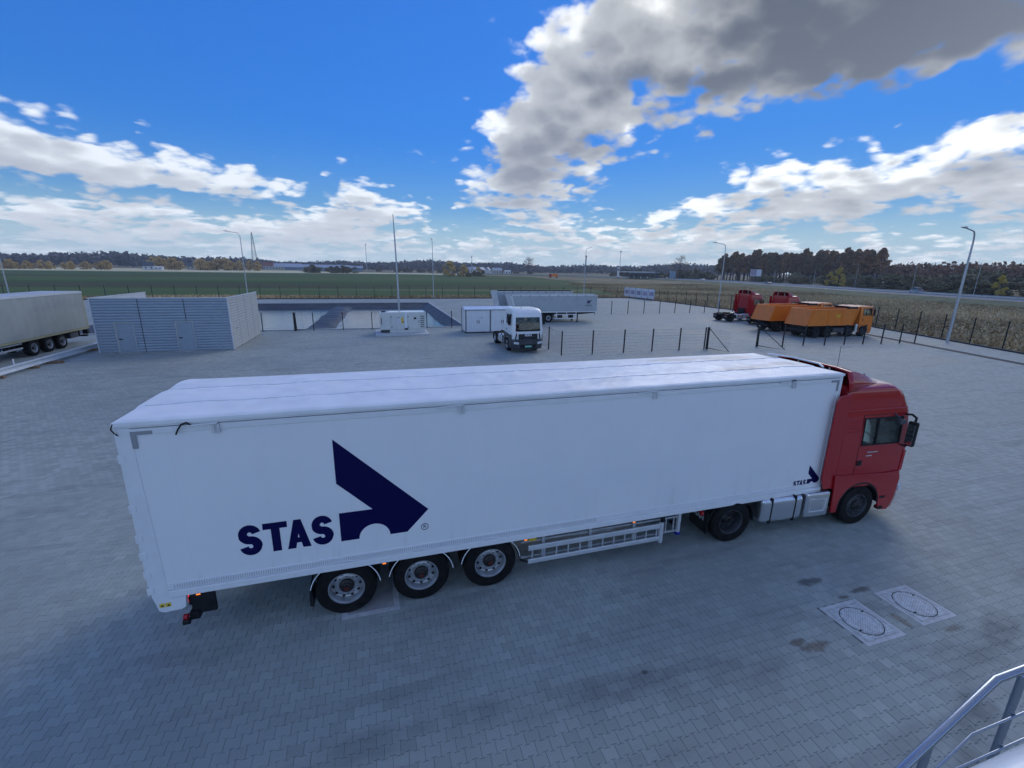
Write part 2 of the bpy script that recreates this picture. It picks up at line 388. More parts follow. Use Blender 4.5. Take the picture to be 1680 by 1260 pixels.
def holes_mesh(rr, wid, dish, n=10):
    b = MB(); o = -wid / 2 * .9 + dish - .009
    for i in range(n):
        a = 2 * math.pi * (i + .5) / n
        T = Matrix.Rotation(a, 4, 'Y') @ Matrix.Translation((rr * .765, o, 0))
        b.lathe([(0.0005, 0.0), (.026, 0.0), (.026, -.006), (0.0005, -.006)], 10, T)
    return b.mesh('hand_hole', M['gap'])
def hub_mesh(rr, wid, dish, mt, out=.06):
    o = -wid / 2 * .9 + dish - .02
    return MB().lathe([(rr * .44, o), (rr * .42, o - out * .5), (rr * .30, o - out * .8), (rr * .28, o - out), (rr * .16, o - out * 1.15), (rr * .14, o - out * 1.5), (.001, o - out * 1.5)], 24).mesh('hub', mt, 30)
WHEEL = {}
def wheel_kind(key, rad, wid, rr, dish, rimm, hubm, out=.06):
    WHEEL[key] = (tyre_mesh(rad, wid, rr), rim_mesh(rr, wid, dish, rimm), holes_mesh(rr, wid, dish), hub_mesh(rr, wid, dish, hubm, out), rad, wid)
wheel_kind('trailer', .520, .385, .298, .115, M['rim'], M['hub'], .075)
wheel_kind('steer', .515, .315, .300, .05, M['rimd'], M['hub'], .07)
wheel_kind('drive', .515, .60, .300, .20, M['rimd'], M['hub'], .10)
wheel_kind('steer_silver', .515, .315, .300, .05, M['rim'], M['hub'], .07)
wheel_kind('drive_silver', .515, .60, .300, .20, M['rim'], M['hub'], .10)
def add_wheel(key, parent, x, yface, near=True):
    """yface = y of the outer tyre wall; near = outer face towards -y"""
    ty, ri, ho, hu, rad, wid = WHEEL[key]
    s = 1 if near else -1
    w_ = obj('wheel', ty, parent, (x, yface + s * wid / 2, rad), (0, random.random() * 6.28, 0 if near else math.pi))
    for nme, me in (('rim', ri), ('hub', hu)): obj(nme, me, w_)
    tag(obj('hand_holes', ho, w_), kind='stuff')
    return w_
def loft(rings, closed=True, capa=False, capb=False):
    """rings: list of equal-length point lists"""
    b = MB(); n = len(rings[0]); b.v = [tuple(p) for r_ in rings for p in r_]
    for i in range(len(rings) - 1):
        for j in range(n if closed else n - 1):
            b.f.append((i * n + j, i * n + (j + 1) % n, (i + 1) * n + (j + 1) % n, (i + 1) * n + j))
    if capa: b.f.append(tuple(range(n))[::-1])
    if capb: b.f.append(tuple((len(rings) - 1) * n + j for j in range(n)))
    return b

# ================================================================== THE SETTING
def paver_nodes(name, source):
    """grey concrete pavers: each block its own tone, worn and stained"""
    m = bpy.data.materials.new(name); m.use_nodes = True; t = m.node_tree; t.nodes.clear(); n = NT(t)
    b = n.n('ShaderNodeBsdfPrincipled'); out = n.n('ShaderNodeOutputMaterial'); t.links.new(b.outputs[0], out.inputs[0])
    pos = n.n('ShaderNodeNewGeometry').outputs['Position']
    joint = None
    if source == 'attr': a = n.n('ShaderNodeAttribute', attribute_name='tone'); tone = a.outputs['Fac']
    elif source == 'object': tone = n.n('ShaderNodeSeparateColor'); t.links.new(n.n('ShaderNodeObjectInfo').outputs['Color'], tone.inputs[0]); tone = tone.outputs[0]
    else:
        px, py, pz = n.sep(pos)
        wav = n.m('MULTIPLY', n.m('SIGN', n.m('SINE', n.m('MULTIPLY', px, 2 * math.pi / .2))), 0.0)
        br = n.n('ShaderNodeTexBrick'); br.offset = .5; br.inputs['Scale'].default_value = 1.0; br.inputs['Brick Width'].default_value = .2; br.inputs['Row Height'].default_value = .165
        br.inputs['Mortar Size'].default_value = .005; br.inputs['Mortar Smooth'].default_value = .3; br.inputs['Color1'].default_value = (0, 0, 0, 1); br.inputs['Color2'].default_value = (1, 1, 1, 1); br.inputs['Bias'].default_value = 0
        br.inputs['Mortar'].default_value = (.5, .5, .5, 1)
        t.links.new(pos, br.inputs['Vector'])
        tone = br.outputs[0]; joint = br.outputs['Fac']
    col = n.mix(tone, (.33, .365, .335), (.44, .48, .445))
    wide = n.noise(pos, .16, 5, .62)
    col = n.mix(n.step(wide, .35, .68, 0, .5), col, (.245, .265, .25))
    patch = n.noise(n.v('MULTIPLY', pos, (.35, 1.6, 1)), .9, 5, .65)
    col = n.mix(n.step(patch, .50, .72, 0, .45), col, (.19, .20, .195))
    pale = n.noise(n.v('ADD', pos, (31, 7, 0)), .5, 6, .7)
    col = n.mix(n.step(pale, .60, .78, 0, .35), col, (.54, .56, .53))
    # oil and water stains with a shape of their own
    sn = n.noise(pos, 3.2, 5, .7)
    st = 0.0
    STAINS = [(11.70, -1.59, .35, .14), (10.40, -2.87, .36, .13), (10.15, -2.72, .22, .09), (12.5, -2.06, .30, .08), (12.0, -2.12, .2, .06), (12.42, -2.85, .10, .26), (13.1, -3.25, .26, .10), (7.32, -2.51, .08, .05)]
    px, py, pz = n.sep(pos)
    for (sx, sy, ra, rb) in STAINS:
        q = n.v('LENGTH', n.xyz(n.m('MULTIPLY_ADD', px, 1 / ra, -sx / ra), n.m('MULTIPLY_ADD', py, 1 / rb, -sy / rb), 0))
        st = n.m('MAXIMUM', st, n.step(n.m('ADD', q, n.m('MULTIPLY', sn, 2.2)), 2.1, 1.5))
    # faint curved tyre marks
    q = n.m('ABSOLUTE', n.m('SUBTRACT', n.v('LENGTH', n.v('SUBTRACT', pos, (-9.5, -9.0, 0))), 9.6))
    tr = n.m('MULTIPLY', n.step(q, .28, .12), n.step(n.noise(pos, .7, 4, .6), .42, .62))
    q2 = n.m('ABSOLUTE', n.m('SUBTRACT', n.v('LENGTH', n.v('SUBTRACT', pos, (20, -22, 0))), 19.5))
    tr2 = n.m('MULTIPLY', n.step(q2, .32, .12), n.step(n.noise(pos, .5, 4, .6), .45, .65))
    q3 = n.m('ABSOLUTE', n.m('SUBTRACT', n.m('ABSOLUTE', n.m('SUBTRACT', n.v('LENGTH', n.v('SUBTRACT', pos, (3, -40, 0))), 36.6)), .95))       # a pair of wheel lanes sweeping past the trailer
    tr3 = n.m('MULTIPLY', n.step(q3, .34, .10, 0, .7), n.step(n.noise(n.v('MULTIPLY', pos, (.5, 1, 1)), .8, 5, .65), .38, .66))
    col = n.mix(n.m('MULTIPLY', n.m('MAXIMUM', n.m('MAXIMUM', tr, tr2), tr3), .55), col, (.06, .06, .065))
    col = n.mix(n.m('MULTIPLY', st, .66), col, (.020, .024, .030))
    fine = n.noise(pos, 60, 3, .6)
    col = n.mix(n.step(fine, .3, .75, .12, 0), col, (.08, .08, .085))
    if joint is not None: col = n.mix(n.m('MULTIPLY', joint, .62), col, (.07, .07, .075))
    t.links.new(col, b.inputs['Base Color'])
    t.links.new(n.m('SUBTRACT', n.step(wide, .3, .7, .74, .60), n.m('MULTIPLY', st, .3)), b.inputs['Roughness'])
    b.inputs['Specular IOR Level'].default_value = .22
    bp = n.n('ShaderNodeBump'); bp.inputs['Strength'].default_value = .35; bp.inputs['Distance'].default_value = .004
    h = n.noise(pos, 45, 3, .6)
    if joint is not None: h = n.m('SUBTRACT', h, n.m('MULTIPLY', joint, 2.0))
    t.links.new(h, bp.inputs['Height']); t.links.new(bp.outputs[0], b.inputs['Normal'])
    return m
MP_sheet = paver_nodes('paving_far', 'brick'); MP_attr = paver_nodes('paving_near', 'attr'); MP_obj = paver_nodes('paving_block', 'object')
M['sand'] = mat('joint_sand', (.15, .155, .155), .95, var=.25, vscale=30)

def land_material():
    m = bpy.data.materials.new('dry_land'); m.use_nodes = True; t = m.node_tree; t.nodes.clear(); n = NT(t)
    b = n.n('ShaderNodeBsdfPrincipled'); out = n.n('ShaderNodeOutputMaterial'); t.links.new(b.outputs[0], out.inputs[0])
    pos = n.n('ShaderNodeNewGeometry').outputs['Position']
    a = n.noise(pos, .045, 6, .65); c = n.noise(n.v('MULTIPLY', pos, (1, .45, 1)), .5, 5, .65)
    col = n.mix(n.step(a, .38, .62), (.22, .19, .11), (.36, .295, .18))
    col = n.mix(n.step(c, .45, .68, 0, .6), col, (.16, .14, .085))
    col = n.mix(n.step(n.noise(pos, .012, 3, .5), .55, .68, 0, .7), col, (.075, .11, .04))
    t.links.new(col, b.inputs['Base Color']); b.inputs['Roughness'].default_value = .95; b.inputs['Specular IOR Level'].default_value = .1
    return m
def field_material():
    m = bpy.data.materials.new('winter_crop'); m.use_nodes = True; t = m.node_tree; t.nodes.clear(); n = NT(t)
    b = n.n('ShaderNodeBsdfPrincipled'); out = n.n('ShaderNodeOutputMaterial'); t.links.new(b.outputs[0], out.inputs[0])
    pos = n.n('ShaderNodeNewGeometry').outputs['Position']
    rp = n.v('MULTIPLY', n.v('ADD', pos, (0, 0, 0)), (.004, .03, 1))
    a = n.noise(rp, 1.0, 5, .6, .4)
    col = n.mix(n.step(a, .36, .60), (.062, .112, .036), (.105, .150, .055))
    band = n.noise(n.v('ADD', n.v('MULTIPLY', pos, (.0022, .012, 1)), (4, 9, 0)), 1.0, 4, .6, .5)
    col = n.mix(n.step(band, .52, .62, 0, .75), col, (.085, .075, .045))
    band2 = n.noise(n.v('ADD', n.v('MULTIPLY', pos, (.003, .02, 1)), (14, 2, 0)), 1.0, 3, .5, .3)
    col = n.mix(n.step(band2, .56, .66, 0, .55), col, (.22, .21, .115))
    col = n.mix(n.step(n.noise(pos, .5, 5, .7), .5, .75, 0, .45), col, (.045, .075, .024))
    # the strip nearest the fence is worn and the far edge runs into stubble coloured as sunlit
    y = n.sep(pos)[1]
    col = n.mix(n.step(n.m('ADD', y, n.m('MULTIPLY', n.noise(pos, .05, 4, .6), 14)), 112, 100, 0, .8), col, (.17, .145, .085))
    t.links.new(col, b.inputs['Base Color']); b.inputs['Roughness'].default_value = .95; b.inputs['Specular IOR Level'].default_value = .1
    return m
def rects(name, xs, ys, z, m, skip=(), polys=(), parent=None):
    b = MB()
    for i in range(len(xs) - 1):
        for j in range(len(ys) - 1):
            if (i, j) in skip: continue
            b.add([(xs[i], ys[j], z), (xs[i + 1], ys[j], z), (xs[i + 1], ys[j + 1], z), (xs[i], ys[j + 1], z)], [(0, 1, 2, 3)])
    for p in polys: b.add([(x, y, z) for x, y in p], [tuple(range(len(p)))])
    return b.build(name, m, parent)
POND = (-24.0, 12.6, 40.2, 75.4)
gx = [-6000, -24, 12.6, 6000]; gy = [-6000, 40.2, 75.4, 6000]
ground = tag(rects('ground', gx, gy, -.16, land_material(), skip={(1, 1)}), kind='structure')
# green winter crop beyond the fence
rects('field', [0, 1], [0, 1], 0, field_material(), skip={(0, 0)}, polys=[[(-900, 92), (86, 92), (98, 150), (112, 235), (140, 400), (40, 470), (-250, 440), (-900, 390)]]).location.z = -.10
tag(bpy.data.objects['field'], kind='structure')
M['stubble'] = mat('stubble', (.66, .57, .32), .95, var=.2, vscale=.02, dirt=(.45, .40, .20), dscale=.01)  # straw colour, lightened to stand in for sunshine on the strip
tag(rects('stubble_strip', [0, 1], [0, 1], -.09, M['stubble'], skip={(0, 0)}, polys=[[(-900, 390.5), (-250, 440.5), (40, 470.5), (100, 432), (160, 700), (-300, 740), (-1100, 640)]]), kind='structure')

RIGHT = [(41.5, -16), (43.6, -10), (53.8, 14.6), (60.8, 32), (61.3, 86.5)]
yard = tag(rects('yard_paving', [-80, -24, -8.85, 12.6, 22.85, 40], [-16, -5.9, 6.8, 40.2, 75.4, 86.5], 0, MP_sheet, skip={(1, 3), (2, 3), (2, 1), (3, 1)}, polys=[[(40, -16)] + RIGHT + [(40, 86.5)]]), kind='structure')
tag(rects('paving_bed', [-9, 23], [-6, 7], -.0055, M['sand'], parent=yard), kind='structure')

# --- interlocking blocks near the viewer (running bond, waisted blocks)
def pavers():
    rng = np.random.default_rng(3)
    PX, PY, A, GP, CH = .2, .165, .011, .0010, .0024
    top = [(-.1 + GP, A), (-.058, A), (-.036, -A), (.036, -A), (.058, A), (.1 - GP, A)]
    outer = [(x, PY / 2 + y - GP) for x, y in top] + [(x, -PY / 2 - y + GP) for x, y in reversed(top)]
    inner = [(x - math.copysign(CH, x), y - math.copysign(CH, y)) for x, y in outer]
    T = np.array([(x, y, 0) for x, y in inner] + [(x, y, -.007) for x, y in outer]); K = len(outer)
    F = [tuple(range(K))[::-1]] + [(i, K + i, K + (i + 1) % K, (i + 1) % K) for i in range(K)]
    cen = []
    for r in range(int(13 / PY)):
        y = -6 + PY / 2 + r * PY
        for c in range(int(32 / PX) - (r % 2)): cen.append((-9 + PX / 2 + c * PX + (r % 2) * PX / 2, y))
    cen = np.array(cen)
    frames = [(11.22, 12.15, -3.14, -2.22), (12.66, 13.56, -3.08, -2.20), (2.72, 3.72, -.10, 1.52)]
    keep = np.ones(len(cen), bool)
    for (a, b_, c, d) in frames: keep &= ~((cen[:, 0] > a + .06) & (cen[:, 0] < b_ - .06) & (cen[:, 1] > c + .05) & (cen[:, 1] < d - .05))
    cen = cen[keep]; n = len(cen)
    tone = np.clip(rng.normal(.5, .20, n), 0, 1); odd = rng.random(n) < .035; tone[odd] = rng.choice([.02, .97, .1], odd.sum())
    dz = rng.normal(0, .0011, n)
    # which blocks show largest in the picture
    C = np.array(cam.location); d = np.column_stack([cen, np.zeros(n)]) - C
    dep = d @ -np.array(_b); px = (d @ np.array(_r)) / dep * 15.61 / 36; py = (d @ np.array(_u)) / dep * 15.61 / 36
    inside = (dep > 0) & (abs(px) < .5) & (abs(py) < .375)
    size = np.where(inside, -d[:, 2] / np.linalg.norm(d, axis=1) ** 3, 0)
    order = np.argsort(-size); own = order[:300]; rest = order[300:]
    me = bpy.data.meshes.new('paver'); me.from_pydata([tuple(p) for p in T], [], F); me.materials.append(MP_obj)
    for i in own:
        o = obj('paver', me, yard, (cen[i, 0], cen[i, 1], .0015 + dz[i])); o.color = (tone[i], tone[i], tone[i], 1)
        o.rotation_euler = (rng.normal(0, .004), rng.normal(0, .004), rng.normal(0, .004))
    k = len(rest); tilt = rng.normal(0, .006, (k, 2))
    V = T[None, :, :].repeat(k, 0).copy()
    V[:, :, 2] += dz[rest][:, None] + .0015 + T[None, :, 0] * tilt[:, :1] + T[None, :, 1] * tilt[:, 1:]
    V[:, :, 0] += cen[rest][:, :1]; V[:, :, 1] += cen[rest][:, 1:]
    V = V.reshape(-1, 3)
    loops = np.array([j for f in F for j in f]); sizes = np.array([len(f) for f in F])
    LI = (loops[None, :] + (np.arange(k) * 2 * K)[:, None]).ravel(); SZ = np.tile(sizes, k)
    me = bpy.data.meshes.new('pavers'); me.vertices.add(len(V)); me.vertices.foreach_set('co', V.ravel())
    me.loops.add(len(LI)); me.loops.foreach_set('vertex_index', LI); me.polygons.add(len(SZ))
    me.polygons.foreach_set('loop_start', np.concatenate([[0], np.cumsum(SZ)[:-1]])); me.polygons.foreach_set('loop_total', SZ)
    at = me.attributes.new('tone', 'FLOAT', 'POINT'); at.data.foreach_set('value', np.repeat(tone[rest], 2 * K))
    me.polygons.foreach_set('use_smooth', np.zeros(len(SZ), bool)); me.update(); me.validate(); me.materials.append(MP_attr)
    tag(obj('pavers', me, yard), kind='stuff')
pavers()

# --- kerbs, drain channel
b = MB()
b.box(-80, 61.6, 86.5, 86.75, -.16, .12)
tag(b.build('far_kerb', M['darkkerb'], None, bevel=.01), kind='structure')
b = MB()
for (p, q) in zip(RIGHT[:-1], RIGHT[1:]):
    p, q = Vector((*p, 0)), Vector((*q, 0)); d = (q - p); L = d.length; T = Matrix.Translation(p) @ Matrix.Rotation(math.atan2(d.y, d.x), 4, 'Z')
    b.box(.0, L, -.25, -.0, -.16, .12, T)
tag(b.build('right_kerb', M['darkkerb'], None), kind='structure')
b = MB()
p, q = Vector((38.6, -16, 0)), Vector((53.6, 28.3, 0)); d = q - p; T = Matrix.Translation(p) @ Matrix.Rotation(math.atan2(d.y, d.x), 4, 'Z')
n_ = int(d.length / 1.0)
for i in range(n_): b.box(i * 1.0, i * 1.0 + .98, -.38, .38, -.05, .012, T)
dr = b.build('drain_channel', M['darkkerb']); tag(dr, kind='structure')
# the paler pavement margin along the right fence lies a step higher than the yard
# --- settling pond: basin with liner banks, dyke, two sheets of water
def pond():
    x0, x1, y0, y1 = POND; nx, ny = 74, 70; rnd = random.Random(5)
    from mathutils import noise as mn
    b = MB()
    for j in range(ny + 1):
        for i in range(nx + 1):
            x = x0 + (x1 - x0) * i / nx; y = y0 + (y1 - y0) * j / ny
            e = min((x1 - x) / 3.0, (x - x0) / 3.0, (y1 - y) / 4.6, (y - y0) / 5.2)
            h = -1.45 * min(1, max(0, e)) ** .95
            dyke = max(0, 1 - abs(x + 2.35 - .02 * (y - 55)) / 2.6)
            h = max(h, -1.30 + .95 * min(1, dyke * 1.5)) if e > .3 else h
            k = mn.noise(Vector((x * .35, y * .35, 3))) * .16 + mn.noise(Vector((x * 1.2, y * 1.2, 1))) * .05
            if 0 < i < nx and 0 < j < ny: h += k * min(1, e * 2)
            b.v.append((x, y, min(h, -.002)))
    for j in range(ny):
        for i in range(nx): a = j * (nx + 1) + i; b.f.append((a, a + 1, a + nx + 2, a + nx + 1))
    bank = b.build('pond_bank', M['membrane'], None, smooth=60); tag(bank, kind='structure')
    m = bpy.data.materials.new('pond_water'); m.use_nodes = True; t = m.node_tree; n = NT(t); p = t.nodes['Principled BSDF']
    p.inputs['Base Color'].default_value = (.035, .05, .06, 1); p.inputs['Roughness'].default_value = .10; p.inputs['Specular IOR Level'].default_value = .6
    pos = n.n('ShaderNodeNewGeometry').outputs['Position']
    bp = n.n('ShaderNodeBump'); bp.inputs['Strength'].default_value = .35; bp.inputs['Distance'].default_value = .08
    t.links.new(n.m('ADD', n.noise(n.v('MULTIPLY', pos, (.8, 1.6, 1)), 1.4, 4, .6), n.m('MULTIPLY', n.noise(pos, .25, 2, .5), .8)), bp.inputs['Height']); t.links.new(bp.outputs[0], p.inputs['Normal'])
    tag(rects('pond_water', [x0, -2.4], [y0 + .5, y1 - .5], -.70, m), kind='structure')
    tag(rects('pond_water', [-2.4, x1], [y0 + .5, y1 - .5], -.70, m), kind='structure')
    k = MB(); k.box(x0, x1 + .18, y0 - .18, y0, -.3, .10); k.box(x0, x1 + .18, y1, y1 + .18, -.3, .12); k.box(x1, x1 + .18, y0, y1, -.3, .12)
    tag(k.build('pond_kerb', M['concl'], None), kind='structure')
pond()

# ------------------------------------------------------------------ fences
PANELS = {}
def wire_panel(L, h, sp=.1):
    key = (round(L, 2), h, sp)
    if key not in PANELS:
        b = MB(); nz = 8
        for i in range(nz): z = .08 + (h - .12) * i / (nz - 1); b.tube([(0, 0, z), (L, 0, z)], .0035, 3, caps=False)
        k = int(L / sp)
        for i in range(1, k): b.tube([(L * i / k, .006, .06), (L * i / k, .006, h)], .0028, 3, caps=False)
        PANELS[key] = b.mesh('wire_panel', M['fence'])
    return PANELS[key]
POSTS = {}
def post_mesh(h, s=.06):
    if (h, s) not in POSTS: POSTS[(h, s)] = MB().box(-s / 2, s / 2, -s / 2, s / 2, -.1, h).box(-s / 2 - .004, s / 2 + .004, -s / 2 - .004, s / 2 + .004, h, h + .012).mesh('post', M['fence'])
    return POSTS[(h, s)]
def fence(label, pts, h, sp=.1, skip=(), s=.075, name='wire_fence', group=None, first=0):
    p0 = Vector((*pts[0], 0)); root = empty(name, p0, label=label, cat='fence', group=group)
    for i, p in enumerate(pts):
        if i >= first: obj('post', post_mesh(h, s), root, (p[0] - p0.x, p[1] - p0.y, 0), (0, 0, math.atan2(pts[min(i + 1, len(pts) - 1)][1] - pts[max(i - 1, 0)][1], pts[min(i + 1, len(pts) - 1)][0] - pts[max(i - 1, 0)][0])))
        if i < len(pts) - 1 and i not in skip:
            q = pts[i + 1]; L = math.hypot(q[0] - p[0], q[1] - p[1])
            obj('wire_panel', wire_panel(round(L, 1), h - .05, sp), root, (p[0] - p0.x, p[1] - p0.y, 0), (0, 0, math.atan2(q[1] - p[1], q[0] - p[0])), (L / round(L, 1), 1, 1))
    return root
def along(pts, sp):
    out = []
    for (a, b_) in zip(pts[:-1], pts[1:]):
        L = math.hypot(b_[0] - a[0], b_[1] - a[1]); k = max(1, round(L / sp))
        out += [(a[0] + (b_[0] - a[0]) * i / k, a[1] + (b_[1] - a[1]) * i / k) for i in range(k)]
    return out + [pts[-1]]
fence('dark wire perimeter fence between the far yard edge and the green field', along([(-76, 88.6), (62.0, 88.6)], 3.45), 2.4, .2)
fence('dark wire perimeter fence along the dry meadow on the right', along([(62.0, 88.6), (61.6, 31.8), (54.6, 14.2), (44.2, -11)], 3.0), 2.4, .2)
fence('low wire fence with gate along the near side of the settling pond', [(-12.4, 39.7), (-9.6, 39.7), (-6.8, 39.7), (-4.05, 39.7), (-2.35, 39.7), (.35, 39.7), (3.1, 39.7), (5.8, 39.7), (8.55, 39.7), (11.15, 39.7)], 1.75, .1, skip=(3,))
fence('short wire fence running back beside the white tractor', [(16.45, 22.5), (16.47, 25.15), (16.5, 27.8), (16.5, 30.4), (16.5, 33.0)], 1.78, .1)
fence('wire fence row behind the trailer ending at the open gate', [(16.52, 22.46), (18.95, 22.5), (21.6, 22.5), (24.1, 22.5), (26.6, 22.5), (29.0, 22.5)], 1.78, .1, first=1)
fence('wire fence row in front of the orange tipper trucks', [(36.9, 22.3), (39.1, 22.2), (41.3, 22.0), (43.5, 21.9), (45.5, 21.7), (47.5, 21.5), (49.7, 21.4), (51.7, 21.4)], 1.78, .1)
fence('low wire fence in the middle of the yard behind the grey trailers', along([(28.2, 51.0), (60.6, 51.0)], 2.6), 1.9, .15)
def gate(label, x, y, rz, w_, h, brace=True):
    root = empty('gate', (x, y, 0), rz, label=label, cat='gate', group=None)
    obj('post', post_mesh(h + .08, .13), root)
    f = MB()
    f.tube([(.08, 0, .12), (w_, 0, .12), (w_, 0, h), (.08, 0, h)], .042, 6, closed=True); f.build('gate_frame', M['fence'], root)
    if brace: MB().tube([(.1, 0, h - .03), (w_ - .03, 0, .15)], .030, 6).build('brace', M['fence'], root)
    obj('wire_panel', wire_panel(round(w_ - .1, 1), h - .1, .1), root, (.08, 0, .08))
    return root
gate('open gate leaf with diagonal brace at the end of the fence row', 29.25, 22.5, R(-83), 2.2, 1.72)
gate('open gate leaf with diagonal brace in front of the orange trucks', 34.45, 22.6, R(-81), 2.5, 1.72)
g_ = gate('small framed gate in the fence at the settling pond', -3.95, 39.72, 0, 1.5, 1.68, False)

# ================================================================== WHITE SEMI-TRAILER (x 0..13.72, near side y = 0)
def stroke(path, w_, n=None):
    """flat ribbon polygon along a 2d path"""
    L, Rr = [], []
    for i, p in enumerate(path):
        a = path[max(0, i - 1)]; c = path[min(len(path) - 1, i + 1)]
        d = Vector((c[0] - a[0], c[1] - a[1])).normalized(); nx, ny = -d.y, d.x
        ww = w_[i] if isinstance(w_, list) else w_
        L.append((p[0] + nx * ww / 2, p[1] + ny * ww / 2)); Rr.append((p[0] - nx * ww / 2, p[1] - ny * ww / 2))
    return L, Rr
def letter_S(b, x, z, w_, h, y0, y1):
    t = h * .235; r = (h - t) / 4; cx = x + w_ / 2; rx = (w_ - t) / 2
    pts = []
    for i in range(15): a = R(10 + 170 * i / 14 + (0)); pts.append((cx + rx * math.cos(a), z + h - t / 2 - r + r * math.sin(a)))
    for i in range(1, 13): a = R(180 + 80 * i / 12); pts.append((cx + rx * math.cos(a), z + h - t / 2 - r + r * math.sin(a)))
    for i in range(0, 13): a = R(80 - 80 * i / 12); pts.append((cx + rx * math.cos(a), z + t / 2 + r + r * math.sin(a)))
    for i in range(1, 15): a = R(0 - 170 * i / 14); pts.append((cx + rx * math.cos(a), z + t / 2 + r + r * math.sin(a)))
    L, Q = stroke(pts, [t * (1.12 if 16 < i < 40 else 1.0) for i in range(len(pts))])
    for i in range(len(L) - 1): b.prism([L[i], L[i + 1], Q[i + 1], Q[i]], y0, y1)
def stas(parent, x, z, h, y, depth=.002):
    """STAS and the folded arrow; h = letter height, x z = lower left corner; proportions measured on the side"""
    k = h / .525; y0, y1 = y - depth, y + .0005
    b = MB(); letter_S(b, x, z - .01 * k, .325 * k, .545 * k, y0, y1); b.build('letter_s', M['navy'], parent)
    b = MB(); q = x + .36 * k; b.prism([(q, z + .525 * k), (q, z + .415 * k), (q + .115 * k, z + .415 * k), (q + .115 * k, z), (q + .245 * k, z), (q + .245 * k, z + .415 * k), (q + .36 * k, z + .415 * k), (q + .36 * k, z + .525 * k)], y0, y1); b.build('letter_t', M['navy'], parent)
    q = x + .695 * k; b = MB()
    b.prism([(q, z), (q + .125 * k, z), (q + .235 * k, z + .525 * k), (q + .125 * k, z + .525 * k)], y0, y1)
    b.prism([(q + .36 * k, z), (q + .235 * k, z), (q + .125 * k + .0005, z + .525 * k), (q + .235 * k + .0005, z + .525 * k)], y0 - .0002, y1)
    b.prism([(q + .09 * k, z + .10 * k), (q + .27 * k, z + .10 * k), (q + .25 * k, z + .195 * k), (q + .11 * k, z + .195 * k)], y0 - .0004, y1); b.build('letter_a', M['navy'], parent)
    b = MB(); letter_S(b, x + 1.085 * k, z - .01 * k, .325 * k, .545 * k, y0, y1); b.build('letter_s', M['navy'], parent)
    ax, az_ = x + 1.525 * k, z
    P = [(0, 1.87), (1.492, .395), (1.11, .0), (.815, .0)]
    P += [(.556 + .259 * math.cos(R(a)), .0 + .25 * math.sin(R(a))) for a in range(12, 180, 12)]
    P += [(.297, 0), (0, 0), (0, .535), (.545, .535), (0, 1.085)]
    MB().prism([(ax + u_ * k, az_ + v_ * k) for u_, v_ in P], y0, y1).build('arrow', M['navy'], parent)

